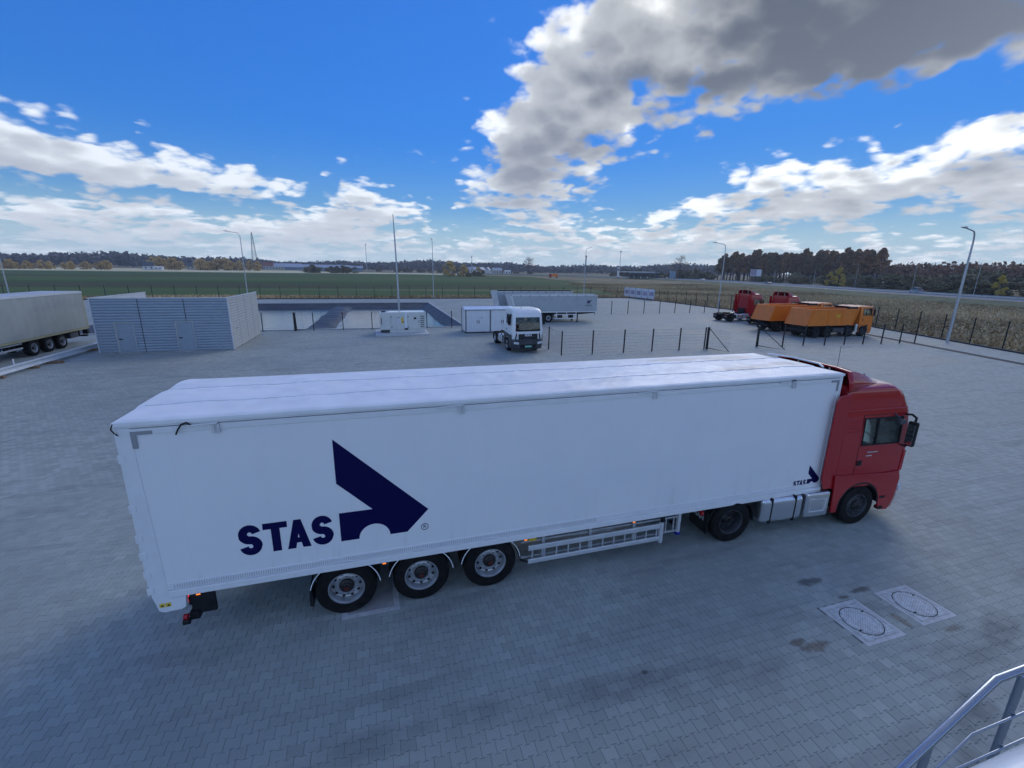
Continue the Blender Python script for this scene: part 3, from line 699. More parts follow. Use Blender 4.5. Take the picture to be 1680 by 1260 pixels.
def semi_trailer():
    L, W_, ZT, ZB = 13.72, 2.514, 3.90, .985
    t = empty('semi_trailer', (0, 0, 0), label='long white semi-trailer with navy arrow logo standing across the yard', cat='semi-trailer')
    b = MB(); b.box(.16, L - .06, .012, .06, ZB + .20, ZT - .20); b.build('side_panel', M['white_side'], t)
    b = MB(); b.box(.16, L - .06, W_ - .06, W_ - .012, ZB + .20, ZT - .20); b.build('side_panel', M['white_side'], t)
    # rear and front frames, rails
    b = MB()
    b.prism([(0, ZT - .08), (.165, ZT - .08), (.232, ZB - .03), (.455, ZB - .03), (.425, .735), (.36, .70), (.12, .69), (.055, .725), (.03, ZB - .12), (.0, ZB)], 0.0, .085)
    b.build('rear_frame', M['white_rail'], t, bevel=.008)
    b = MB(); b.prism([(0, ZT - .08), (.165, ZT - .08), (.232, ZB - .03), (.425, .735), (.12, .69), (.0, ZB)], W_ - .085, W_); b.build('rear_frame', M['white_rail'], t, bevel=.008)
    b = MB(); b.box(0, .12, .085, W_ - .085, ZB - .05, ZB + .12); b.build('rear_sill', M['white_rail'], t, bevel=.008)
    b = MB(); b.box(-.055, -.005, .06, W_ / 2 - .005, ZB + .05, ZT - .12); b.build('rear_door', M['white_rail'], t, bevel=.008)
    b = MB(); b.box(-.055, -.005, W_ / 2 + .005, W_ - .06, ZB + .05, ZT - .12); b.build('rear_door', M['white_rail'], t, bevel=.008)
    for z in (3.35, 2.55, 2.05, 1.75, 1.42, 1.12):
        b = MB(); b.box(-.03, .05, -.010, .02, z - .07, z + .04); b.tube([(-.030, -.004, z - .08), (-.030, -.004, z + .05)], .012, 8); b.build('hinge', M['white_rail'], t, bevel=.004)
    b = MB(); b.box(L - .06, L, 0.002, W_ - .002, ZB, ZT - .06); b.build('front_wall', M['white_rail'], t, bevel=.006)
    b = MB(); b.box(L - .085, L + .012, -.006, .05, ZB - .02, ZT - .10); b.build('front_post', M['white_rail'], t, bevel=.01)
    for y0, y1 in ((-.004, .075), (W_ - .075, W_ + .004)):
        b = MB(); b.box(.0, L, y0, y1, ZT - .215, ZT - .12); b.build('top_rail', M['white_rail'], t, bevel=.006)
        b = MB(); b.box(.0, L, y0 - .010, y1, ZT - .108, ZT - .03); b.build('top_rail', M['white_rail'], t, bevel=.012)
        b = MB(); b.box(.23, L, y0 + .002, y1, ZB + .095, ZB + .205); b.build('bottom_rail', M['white_rail'], t)
        b = MB(); b.box(.23, L, y0 - .018, y1, ZB - .035, ZB + .088); b.build('bottom_rail', M['white_rail'], t, bevel=.012)
    b = MB()                                                    # perforated strip above the lower rail
    for i in range(int(7.4 / .034)): b.box(.32 + i * .034, .32 + i * .034 + .017, -.0045, .0, ZB + .112, ZB + .188)
    tag(b.build('perforated_strip', M['perf'], t), kind='stuff')
    b = MB(); b.box(.0, L, .05, W_ - .05, ZB - .03, ZB + .05); b.build('floor', M['steel'], t)
    # roof tarpaulin: sags between the bows, folds, hangs over the sides a little
    from mathutils import noise as mn
    nx, ny = 220, 70; b = MB()
    for j in range(ny + 1):
        v = j / ny
        for i in range(nx + 1):
            u_ = i / nx; x = -.03 + (L + .05) * u_; s_ = (v - .5) * 2
            y = W_ / 2 + s_ * (W_ / 2 + .028)
            z = ZT + .012 + .014 * math.cos(s_ * 1.35)
            z += .026 / (1 + math.exp((v - .64) / .006)) - .026 + .018 / (1 + math.exp(-(v - .30) / .006)) + .016 * math.exp(-((v - .645) / .012) ** 2)                # rolled seams running lengthwise
            z -= .010 * (.5 + .5 * math.cos(x * 2 * math.pi / 1.52)) * (1 - abs(s_) ** 4)
            edge = min(1, (1 - abs(s_)) * 4) * min(1, min(u_, 1 - u_) * 25)
            z += edge * (.014 * mn.noise(Vector((x * .7, y * 1.2, .3))) + .011 * max(0, 1 - 7 * abs(mn.noise(Vector((x * 1.3 + y * .5, y * .7, 5))))) + .008 * max(0, 1 - 6 * abs(mn.noise(Vector((x * 2.7 - y * 1.6, y * 1.1, 11))))) + .010 * mn.noise(Vector((x * 2.2 + y * 2, y * 3.2, 4))) + .012 * max(0, mn.noise(Vector((x * 5 - y * 7, y * 2, 9)))) ** 1.5 + .010 * max(0, mn.noise(Vector((x * 11, y * 2.5, 2)))) * max(0, mn.noise(Vector((x * .9, y, 7)))) * 2)
            if x < .5: z += .022 * math.exp(-((v - .90) / .10) ** 2) * math.exp(-((x - .0) / .35) ** 2)
            z -= .028 * (max(0, abs(s_) - .96) / .04) ** 2 + .03 * max(0, abs(u_ - .5) * 2 - .985) / .015
            b.v.append((x, y, z))
    for j in range(ny):
        for i in range(nx): a = j * (nx + 1) + i; b.f.append((a, a + 1, a + nx + 2, a + nx + 1))
    seams = [[(p[0], p[1], p[2] + .004) for p in b.v[j * (nx + 1) + 2:(j + 1) * (nx + 1) - 2:2]] for j in (int(.655 * ny), int(.295 * ny))]
    tp = b.build('roof_tarpaulin', M['tarp'], t, smooth=45)
    for sm in seams: MB().tube(sm, .008, 4).build('welded_seam', M['seam'], tp)
    for y0 in (-.034, W_ + .028):
        h = MB(); h.box(-.02, L + .01, y0, y0 + .006, ZT - .065, ZT - .012); h.build('hem', M['tarp'], tp)
    # corner brackets, tarpaulin catches
    for x, sgn in ((.165, 1), (L - .06, -1)):
        b = MB(); b.prism([(x, ZT - .16), (x + sgn * .27, ZT - .16), (x + sgn * .27, ZT - .215), (x + sgn * .065, ZT - .215), (x + sgn * .065, ZT - .42), (x, ZT - .42)], -.0055, .004); b.build('corner_bracket', M['grey_tape'], t)
    for x in (1.24, 4.93, 8.79, 12.30):
        c = MB(); c.box(x - .05, x - .012, -.035, -.008, 3.635, 3.77); c.box(x + .012, x + .05, -.035, -.008, 3.635, 3.77); c.tube([(x, -.02, 3.64), (x, -.02, 3.78)], .012, 8)
        k = c.build('tarp_catch', M['alu'], t, bevel=.006)
        c = MB(); c.tube([(x - .42, -.028, 3.775), (x + .03, -.028, 3.79)], .014, 8); c.build('catch_bar', M['white_rail'], k)
    b = MB(); b.tube([(.93, -.03, 3.79), (.88, -.04, 3.83), (.82, -.05, 3.81), (.77, -.045, 3.74), (.73, -.04, 3.66)], .012, 6); b.build('rubber_strap', M['black'], t, smooth=60)
    b = MB(); b.tube([(12.18, -.03, 3.79), (12.25, -.05, 3.82), (12.32, -.04, 3.80)], .010, 6); b.build('rubber_strap', M['black'], t, smooth=60)
    b = MB(); b.tube([(.0, -.03, 3.88), (-.03, -.035, 3.80), (.0, -.03, 3.74), (.03, -.02, 3.70)], .009, 6); b.build('rubber_strap', M['black'], t, smooth=60)
    b = MB(); b.tube([(L + .05, .55, ZT + .02), (L + .16, .75, ZT + .05), (L + .20, 1.5, ZT + .06), (L + .08, 2.2, ZT + .04)], .022, 8); b.build('front_hoop', M['white_rail'], t, smooth=60)
    # lettering
    stas(t, 1.295, 1.49, .525, .0105)
    stas(t, 12.845, 1.165, .142, .0105)
    obj('registered_mark', text_mesh('R', .10, M['navy'], .001), t, (4.237, .0095, 1.54), FACE_NEAR)
    b = MB(); n_ = 28
    for i in range(n_):
        a0, a1 = 2 * math.pi * i / n_, 2 * math.pi * (i + 1) / n_
        b.prism([(4.237 + q * math.cos(a), 1.54 + q * math.sin(a)) for q, a in ((.066, a0), (.066, a1), (.055, a1), (.055, a0))], .0095, .0125)
    b.build('registered_ring', M['navy'], t)
    for i in range(2):
        x = .075 + i * .085; b = MB(); b.box(x, x + .075, -.0035, .001, ZB - .195, ZB - .125); k = b.build('warning_sticker', M['sticker'], t)
        b = MB(); b.prism([(x + .02, ZB - .182), (x + .056, ZB - .182), (x + .038, ZB - .140)], -.0050, -.003); b.build('symbol', M['black'], k)
    # underframe
    for y in (.72, W_ - .72 - .10):
        b = MB(); b.prism([(.5, ZB - .03), (.5, .68), (6.6, .68), (9.6, .86), (13.4, .88), (13.4, ZB - .03)], y, y + .10); b.build('chassis_beam', M['steel'], t)
    for x in (1.2, 2.2, 3.5, 4.8, 6.2, 7.4, 8.6, 10.0, 11.6): b = MB(); b.box(x - .04, x + .04, .1, W_ - .1, ZB - .11, ZB - .031); b.build('cross_member', M['steel'], t)
    for i, x in enumerate((2.833, 4.149, 5.466)):
        b = MB(); b.tube([(x, .25, .52), (x, W_ - .25, .52)], .07, 12); b.build('axle', M['steel'], t)
        b = MB(); b.tube([(x + .25, .75, .62), (x + .25, .75, .93)], .12, 12); b.tube([(x + .25, W_ - .75, .62), (x + .25, W_ - .75, .93)], .12, 12); b.build('air_spring', M['black'], t)
        for near in (True, False):
            yf = .02 if near else W_ - .02
            w_ = add_wheel('trailer', t, x, yf, near)
            c = MB(); o_ = -.385 / 2 * .9 + .115; c.tube([(0, o_ - .12, 0), (0, o_ - .135, 0)], .045, 12); obj('hub_cap', c.mesh('hub_cap', M['hubr']), w_)
            ya, yb = (.0, .42) if near else (W_ - .42, W_)
            g_ = MB(); g_.arc_strip(x, .52, .575, .59, 8, 172, ya, yb, 16); gd = g_.build('mudguard', M['black'], t, smooth=40)
            ye = ya - .010 if near else yb + .01
            MB().tube([(x + .59 * math.cos(R(a)), ye, .52 + .59 * math.sin(R(a))) for a in range(8, 173, 8)], .009, 6).build('edge_trim', M['white_rail'], gd)
    for near in (0, 1):
        y = .03 if not near else W_ - .43
        b = MB(); b.prism([(2.235, .64), (2.265, .64), (2.29, .30), (2.27, .26), (2.215, .30)], y, y + .40); b.build('mud_flap', M['black'], t)
    # rear under-run bar, tail lamps
    b = MB(); b.box(.42, .56, .06, W_ - .06, .42, .56); b.prism([(.44, ZB - .05), (.60, ZB - .05), (.56, .42), (.42, .42)], .55, .63); b.prism([(.44, ZB - .05), (.60, ZB - .05), (.56, .42), (.42, .42)], W_ - .63, W_ - .55); b.build('underrun_bar', M['steel'], t, bevel=.01)
    b = MB(); b.box(.36, .42, .25, .70, .56, .72); k = b.build('lamp_housing', M['black'], t, bevel=.01)
    b = MB(); b.box(.34, .36, .30, .46, .59, .70); b.build('tail_lamp', M['redlit'], k)
    b = MB(); b.tube([(.34, .03, .44), (.43, .03, .44)], .055, 14); k = b.build('side_marker', M['black'], t, smooth=40)
    MB().tube([(.36, .02, .535), (.42, .02, .535)], .045, 12).build('lens', M['redlamp'], k)
    b = MB(); b.box(.46, .80, .10, .16, .50, ZB - .04); b.build('bracket', M['steel'], t)
    for x in (.62, 3.50, 6.17, 8.58, 12.08): b = MB(); b.box(x - .05, x + .05, -.002, .03, ZB - .078, ZB - .038); k = b.build('marker_lamp', M['black'], t); MB().box(x - .03, x + .03, -.008, -.002, ZB - .068, ZB - .048).build('lens', M['amber'] if x < 12 else M['yellow'], k)
    b = MB(); b.box(6.26, 6.42, .05, .15, .84, .95); b.build('wheel_chock', M['yellow'], t, bevel=.012)
    # side guard: two box rails, rungs, hangers; sliding ladder beyond it
    for z, w_ in ((.70, .055), (.40, .05)):
        b = MB(); b.box(6.24, 9.30, .02, .06, z - w_, z + w_); b.build('guard_rail', M['alu'], t, bevel=.012)
    for i in range(12): x = 6.34 + i * .262; b = MB(); b.box(x - .014, x + .014, .065, .085, .35, .75); b.build('rung', M['galv'], t)
    for x in (6.58, 7.62, 8.66): b = MB(); b.box(x - .03, x + .03, .088, .13, .34, ZB - .035); b.build('hanger', M['galv'], t)
    b = MB(); b.box(9.265, 9.345, .0, .075, .29, .79); b.build('guard_end', M['alu'], t, bevel=.01)
    b = MB(); b.box(9.28, 9.35, .0, .06, .80, .97); b.build('guard_clamp', M['black'], t)
    la = MB()
    for z in (.79, .44): la.box(6.12, 9.80, .135, .165, z - .02, z + .02)
    ld = la.build('ladder', M['galv'], t)
    for x in (9.50, 9.70): MB().box(x - .012, x + .012, .138, .162, .46, .77).build('ladder_rung', M['galv'], ld)
    b = MB(); b.box(9.78, 9.85, .10, .17, .36, ZB - .04); b.build('ladder_post', M['alu'], t)
    for z in (.36, .92): MB().box(9.765, 9.865, .085, .185, z, z + .055).build('post_cap', M['blue'], t)
    b = MB(); b.tube([(6.10, .15, .39), (6.24, .04, .39)], .022, 8); b.build('pin', M['steel'], t)
    b = MB(); b.tube([(7.2, .5, .78), (7.4, .45, .55), (8.3, .45, .52), (8.6, .5, .60), (8.75, .5, .80)], .022, 8); b.build('air_pipe', M['galv'], t, smooth=60)
    b = MB(); b.tube([(7.0, 1.0, .62), (8.5, 1.0, .62)], .16, 18); b.build('air_tank', M['steel'], t, smooth=40)
    b = MB(); b.box(7.35, 8.25, .42, .9, .66, .95); b.build('tool_box', M['dgrey'], t, bevel=.015)
    for y in (.42, W_ - .52):
        b = MB(); b.box(9.95, 10.06, y, y + .10, .42, ZB - .04); b.box(9.90, 10.11, y - .04, y + .14, .38, .42); b.build('landing_leg', M['steel'], t)
    return t
def side_material():
    m = bpy.data.materials.new('white_side'); m.use_nodes = True; t = m.node_tree; n = NT(t); p = t.nodes['Principled BSDF']
    pos = n.n('ShaderNodeNewGeometry').outputs['Position']; x, y, z = n.sep(pos)
    c = n.mix(n.step(n.noise(pos, .8, 4, .6), .3, .7), (.83, .84, .85), (.86, .865, .87))
    dz_ = n.m('MULTIPLY', n.step(n.noise(n.v('MULTIPLY', pos, (3, 1, .35)), 1.6, 5, .65), .52, .78), n.step(z, 2.2, 1.1, .05, .32))
    c = n.mix(dz_, c, (.50, .49, .47))
    fr = n.m('ABSOLUTE', n.m('SUBTRACT', n.m('FRACT', n.m('DIVIDE', x, 1.21)), .5))
    ln = n.step(fr, .0045, .0015); c = n.mix(n.m('MULTIPLY', ln, .12), c, (.45, .47, .50))
    t.links.new(c, p.inputs['Base Color']); p.inputs['Roughness'].default_value = .34; p.inputs['Coat Weight'].default_value = .15
    bp = n.n('ShaderNodeBump'); bp.inputs['Strength'].default_value = .12; bp.inputs['Distance'].default_value = .02
    hgt = n.m('ADD', n.noise(n.v('MULTIPLY', pos, (1.2, 1, .8)), .9, 3, .5), n.m('MULTIPLY', n.m('ABSOLUTE', n.m('SUBTRACT', n.m('FRACT', n.m('DIVIDE', x, .10)), .5)), .10))
    t.links.new(hgt, bp.inputs['Height']); t.links.new(bp.outputs[0], p.inputs['Normal'])
    return m
M['white_side'] = side_material()
def stain_roof():
    """brown water marks left on the tarpaulin near its front end and a few faint ones along it"""
    t = M['tarp'].node_tree; n = NT(t); p = [q for q in t.nodes if q.type == 'BSDF_PRINCIPLED'][0]; old = p.inputs['Base Color'].links[0].from_socket
    pos = n.n('ShaderNodeNewGeometry').outputs['Position']; x, y, z = n.sep(pos); nz = n.noise(n.v('MULTIPLY', pos, (.8, 2.2, 1)), 1.3, 5, .7); st = 0.0
    for (sx, sy, ra, rb) in ((12.2, 2.05, 1.5, .30), (13.0, 1.0, .9, .22), (10.8, 2.1, 1.2, .2), (11.6, .8, 1.0, .16)):
        q = n.v('LENGTH', n.xyz(n.m('MULTIPLY_ADD', x, 1 / ra, -sx / ra), n.m('MULTIPLY_ADD', y, 1 / rb, -sy / rb), 0)); st = n.m('MAXIMUM', st, n.step(n.m('MULTIPLY_ADD', nz, 2.0, q), 2.2, 1.2))
    t.links.new(n.mix(n.m('MULTIPLY', st, .6), old, (.38, .31, .25)), p.inputs['Base Color'])
stain_roof()
semi_trailer()

# ================================================================== CAB-OVER TRACTORS AND TIPPERS
# local frame: front axle at x = 0, forward +x, left side +y, ground z = 0
def cab(parent, paint, roof=3.55, rear=-.85, dark_low=False, visor=False, skirt=True, tag_parts=True):
    ws0, ws1, sw0, sw1, gut = 1.62, 2.66, 2.12, 2.78, 3.00
    # z level -> (front x, half width, rear x)
    lv = [(1.02, 1.33, 1.19, rear + .02), (1.30, 1.36, 1.20, rear), (1.50, 1.37, 1.205, rear), (ws0, 1.37, 1.205, rear), (sw0, 1.34, 1.20, rear), (2.45, 1.30, 1.185, rear), (ws1, 1.27, 1.17, rear), (sw1, 1.25, 1.165, rear), (2.88, 1.225, 1.155, rear), (gut, 1.18, 1.14, rear)]
    h = roof - gut
    for k, (inx, iny) in ((.12, (.03, .004)), (.45, (.13, .016)), (.72, (.24, .036)), (.90, (.38, .085)), (.975, (.50, .16)), (1.0, (.70, .30))): lv.append((gut + h * k, 1.16 - inx, 1.14 - iny, rear + .02 * k))
    XS = [-.24, .17, .90]                                        # window posts: rear edge, divider, front edge
    def ring(z, xf, w_, xr):
        f = max(.4, min(1.0, (xf - xr) / (1.37 - rear)))
        half = [(xr, 0), (xr, w_ * .55), (xr, w_ - .07), (xr + .02, w_ - .02), (xr + .07, w_)]
        half += [(min(x * (f if z > gut else 1), xf - .24), w_) for x in XS] + [(xf - .20, w_ - .008), (xf - .11, w_ - .045), (xf - .04, w_ - .12), (xf + .005, w_ - .24), (xf + .055, w_ * .5), (xf + .07, 0)]
        return [(x, y, z) for x, y in half] + [(x, -y, z) for x, y in half[-2:0:-1]]
    rings = [ring(*l) for l in lv]; n = len(rings[0]); Hn = 14
    b = loft(rings, True, False, True)
    # face index: level i, column j ; openings for glass
    def col_side(j): return j if j < Hn - 1 else n - 1 - j
    zs = [l[0] for l in lv]
    def opening(i, j):
        c = col_side(j)
        if zs[i] >= sw0 - .01 and zs[i + 1] <= sw1 + .01 and c in (5, 6): return 'side'
        if zs[i] >= ws0 - .01 and zs[i + 1] <= ws1 + .01 and c in (11, 12): return 'front'
    keep, gs, gf = [], [], []
    for idx, f in enumerate(b.f):
        if idx >= (len(rings) - 1) * n: keep.append(f); continue
        o_ = opening(idx // n, idx % n)
        (gs if o_ == 'side' else gf if o_ == 'front' else keep).append(f)
    sh = MB(); sh.v = b.v; sh.f = keep; shell = sh.build('cab_shell', paint, parent, smooth=28)
    so = shell.modifiers.new('thickness', 'SOLIDIFY'); so.thickness = .035; so.offset = -1
    wn = shell.modifiers.new('normals', 'WEIGHTED_NORMAL'); wn.keep_sharp = True; wn.weight = 80
    def sub(faces, name, mt, off=-.012, par=parent):
        ids = sorted({i for f in faces for i in f}); mp = {v: k for k, v in enumerate(ids)}
        g_ = MB(); g_.v = [(b.v[i][0], b.v[i][1] * (1 + off / 1.2), b.v[i][2]) for i in ids]; g_.f = [tuple(mp[i] for i in f) for f in faces]
        return g_.build(name, mt, par, smooth=40)
    sub([f for f in gs if b.v[f[0]][1] < 0 or b.v[f[2]][1] < 0], 'side_window', M['glass']); sub([f for f in gs if b.v[f[0]][1] > 0 or b.v[f[2]][1] > 0], 'side_window', M['glass'])
    sub(gf, 'windscreen', M['glass'], -.01)
    # window frames (black rubber) and divider
    for s in (-1, 1):
        y0 = s * 1.198; y1 = s * 1.166
        c = MB(); P = [(XS[0], y0, sw0), (.40, y0, sw0 - .004), (XS[2] - .0, y0 + s * .002, sw0), (XS[2] - .0, y1 + s * .003, sw1), (XS[0], y1, sw1)]
        c.tube(P, .017, 6, closed=True); c.tube([(XS[1], y0, sw0), (XS[1], y1, sw1)], .028, 6); c.build('window_seal', M['black'], parent)
        # door edges
        c = MB(); c.tube([(XS[0] - .06, s * 1.205, 1.30), (XS[0] - .06, s * 1.202, 2.02), (XS[0] - .05, s * 1.165, 2.86), (XS[2] + .10, s * 1.160, 2.86)], .007, 4); c.tube([(XS[0] - .06, s * 1.205, 1.30), (1.05, s * 1.205, 1.30)], .006, 4); c.build('door_edge', M['gap'], parent)
        for z in (2.72, 2.64, 2.56, 2.48): MB().tube([(rear + .16, s * (1.173 + (2.7 - z) * .07), z), (XS[0] - .14, s * (1.173 + (2.7 - z) * .07), z)], .007, 6).build('body_crease', paint, parent)
        c = MB(); c.tube([(rear + .05, s * 1.146, gut - .01), (1.0, s * 1.146, gut - .01)], .014, 6); c.build('roof_gutter', paint, parent)
        c = MB(); c.box(-.27, -.13, s * 1.195 if s > 0 else s * 1.222, s * 1.222 if s > 0 else s * 1.195, 1.60, 1.73); c.build('door_handle', M['black'], parent, bevel=.01)
        # mirrors: two arms, tall housing, small wide-angle glass above the door
        m_ = MB(); m_.tube([(.98, s * 1.15, 2.82), (1.04, s * 1.26, 2.84), (1.05, s * 1.36, 2.78), (1.00, s * 1.38, 2.66)], .026, 8); m_.tube([(.98, s * 1.19, 2.06), (1.02, s * 1.28, 2.04), (1.0, s * 1.34, 2.10)], .020, 8); arm = m_.build('mirror_arm', M['black'], parent, smooth=50)
        m_ = MB(); m_.box(.94, 1.05, (s * 1.27 if s > 0 else s * 1.47), (s * 1.47 if s > 0 else s * 1.27), 2.08, 2.70); hs = m_.build('mirror_housing', M['black'], parent, bevel=.04, seg=3)
        m_ = MB(); m_.box(.932, .941, (s * 1.29 if s > 0 else s * 1.45), (s * 1.45 if s > 0 else s * 1.29), 2.36, 2.64); m_.build('mirror_glass', M['chrome'], hs)
        m_ = MB(); m_.box(.932, .941, (s * 1.29 if s > 0 else s * 1.45), (s * 1.45 if s > 0 else s * 1.29), 2.12, 2.33); m_.build('mirror_glass', M['chrome'], hs)
        m_ = MB(); m_.box(.60, .80, s * 1.22 if s > 0 else s * 1.34, s * 1.34 if s > 0 else s * 1.22, 2.64, 2.75); m_.tube([(.62, s * 1.16, 2.86), (.70, s * 1.28, 2.75)], .02, 6); m_.build('kerb_mirror', M['dgrey'], parent, bevel=.02)
    # interior
    c = MB(); c.box(rear + .05, 1.10, -1.1, 1.1, 1.06, 1.12); c.box(rear + .05, rear + .08, -1.1, 1.1, 1.12, gut - .05); c.build('cab_floor', M['inside'], parent)
    c = MB(); c.prism([(.72, 1.12), (1.26, 1.12), (1.26, 1.60), (1.10, 1.76), (.82, 1.70)], -1.12, 1.12); c.build('dashboard', M['inside'], parent)
    for s in (-.55, .55):
        c = MB(); c.box(-.30, .22, s - .26, s + .26, 1.30, 1.55); c.box(-.38, -.22, s - .25, s + .25, 1.55, 2.22); c.box(-.36, -.26, s - .14, s + .14, 2.24, 2.45); c.build('seat', M['seat'], parent, bevel=.04)
    c = MB(); c.tube([(.60 + .09 * math.cos(a) * 1, .55 + .23 * math.sin(a), 1.78 + .20 * math.cos(a)) for a in [2 * math.pi * i / 16 for i in range(16)]], .017, 6, closed=True); c.build('steering_wheel', M['black'], parent)
    # front: grille, badge, lower panels, bumper with lamps
    c = MB(); c.box(1.385, 1.452, -.74, .74, 1.05, 1.44); gr = c.build('grille', M['black'], parent, bevel=.02)
    for i in range(3): z = 1.12 + i * .10; MB().box(1.452, 1.468, -.70, .70, z, z + .035).build('grille_slat', M['dgrey'], gr)
    obj('maker_letters', text_mesh('MAN', .24, M['wpaint'], .006, 0, .006), gr, (1.473, 0, 1.34), (R(90), 0, R(90)))
    for s in (-1, 1):
        c = MB(); c.prism([(s * .80, 1.56), (s * .90, 1.56), (s * 1.02, 1.06), (s * .92, 1.06)], 1.372, 1.386, 'yz'); c.build('air_slot', M['black'], parent)
        # side wind deflector at the cab corner
        c = MB(); c.prism([(1.10, 1.34), (1.20, 1.38), (1.20, 1.90), (1.12, 1.92)], s * 1.17, s * 1.215); c.build('corner_deflector', paint, parent, bevel=.01)
    low = M['dgrey'] if dark_low else paint
    # lower side panels with wheel arch
    for s in (-1, 1):
        P = [(rear - .02, 1.40), (rear + .02, 1.02), (rear + .06, .42), (-.60, .42)]
        P += [(.64 * math.cos(R(a)), .52 + .64 * math.sin(R(a))) for a in range(188, 0, -14)]
        P += [(.66, .40), (.70, .34), (.98, .32), (1.12, .62), (1.17, 1.16), (1.10, 1.36), (.62, 1.34)]
        ya, yb = (1.205, 1.243) if s > 0 else (-1.243, -1.205)
        c = MB(); c.prism(P, ya, yb); c.build('lower_panel', low if not dark_low else M['dgrey'], parent, bevel=.014)
        c = MB(); c.arc_strip(0, .52, .60, .645, 4, 184, s * .80 if s > 0 else -1.24, 1.24 if s > 0 else -.80, 14); c.build('wheel_arch', M['black'], parent)
        for za, zb in ((.36, .44), (.66, .72)): MB().box(.66, .82, s * 1.16 if s > 0 else s * 1.25, s * 1.25 if s > 0 else s * 1.16, za, zb).build('step', M['black'], parent)
    rg = []
    for z, xf, w_ in ((.28, 1.34, 1.14), (.34, 1.42, 1.20), (.62, 1.47, 1.215), (.98, 1.46, 1.215), (1.04, 1.40, 1.20)):
        half = [(xf - .62, w_ + .015), (xf - .34, w_), (xf - .18, w_ - .05), (xf - .07, w_ - .15), (xf - .005, w_ - .32), (xf + .04, 0)]
        rg.append([(x, y, z) for x, y in half] + [(x, -y, z) for x, y in half[-2::-1]])
    bp = loft(rg, False); bp.f.append(tuple((len(rg) - 1) * 11 + j for j in range(11))); bp.build('bumper', low, parent, smooth=38)
    c = MB(); c.box(1.44, 1.525, -.60, .60, .40, .66); k = c.build('bumper_grille', M['black'], parent, bevel=.015)
    c = MB(); c.box(1.525, 1.535, -.26, .26, .46, .575); c.build('number_plate', M['plate'], k)
    for s in (-1, 1):
        c = MB(); c.prism([(s * .72, .84), (s * 1.10, .88), (s * 1.12, .72), (s * .74, .66)], 1.40, 1.505, 'yz'); c.build('headlight', M['lens'], parent, bevel=.02)
    for y in (-.6, .15): MB().tube([(1.44, y, 1.66), (1.37, y + .62, 1.95)], .010, 5).build('wiper', M['black'], parent)
    if visor:
        c = MB(); c.prism([(1.10, 2.98), (1.42, 2.74), (1.44, 2.70), (1.20, 2.74)], -1.05, 1.05); c.build('sun_visor', M['black'], parent, bevel=.01)
    return shell
def air_deflector(parent, paint, z0, z1, rear=-.85):
    """hollow roof fairing that climbs to trailer height, with side ears"""
    rg = []
    for k in range(9):
        u_ = k / 8; x = .42 - (0.42 - rear) * u_; w_ = .80 + .30 * u_ ** .7; zt = z0 - .02 + (z1 - z0 + .02) * math.sin(u_ * 1.45) / math.sin(1.45); zb = z0 - .05 - .08 * u_
        rg.append([(x, -w_ - .03, zb), (x, -w_, zb + (zt - zb) * .5), (x, -w_ + .10, zt - .03 * u_), (x, -w_ * .6, zt + .012), (x, 0, zt + .02), (x, w_ * .6, zt + .012), (x, w_ - .10, zt - .03 * u_), (x, w_, zb + (zt - zb) * .5), (x, w_ + .03, zb)])
    b = loft(rg, False); o = b.build('roof_deflector', paint, parent, smooth=26); so = o.modifiers.new('thickness', 'SOLIDIFY'); so.thickness = .03; so.offset = -1
    for s in (-1, 1):
        c = MB(); c.tube([(rear + .06, s * .5, z0 - .05), (rear + .10, s * .45, z1 - .05)], .02, 6); c.build('deflector_strut', M['alu'], parent)
def side_flaps(parent, paint, z1, rear=-.85, reach=.36):
    for s in (-1, 1):
        c = MB(); c.prism([(rear + .03, 1.06), (rear - reach * .72, 1.06), (rear - reach, 1.35), (rear - reach, z1 - .16), (rear - reach * .8, z1 - .04), (rear + .03, z1)], s * 1.165 if s > 0 else -1.20, 1.20 if s > 0 else -1.165); c.build('side_flap', paint, parent, bevel=.015)
def chassis(parent, xr, wheels_rear, key='drive', tank=True, wb=-3.6):
    for s in (-1, 1):
        c = MB(); c.box(xr, 1.25, s * .42 - .04, s * .42 + .04, .74, 1.0); c.build('frame_rail', M['steel'], parent)
    for x in (xr + .05, -2.6, -1.2, .5): MB().box(x, x + .1, -.38, .38, .78, .96).build('cross_member', M['steel'], parent)
    for x in wheels_rear:
        MB().tube([(x, -1.0, .515), (x, 1.0, .515)], .11, 12).build('axle', M['steel'], parent)
        MB().lathe([(.001, -.18), (.2, -.14), (.24, 0), (.2, .14), (.001, .18)], 16, Matrix.Translation((x, 0, .52))).build('differential', M['steel'], parent, smooth=40)
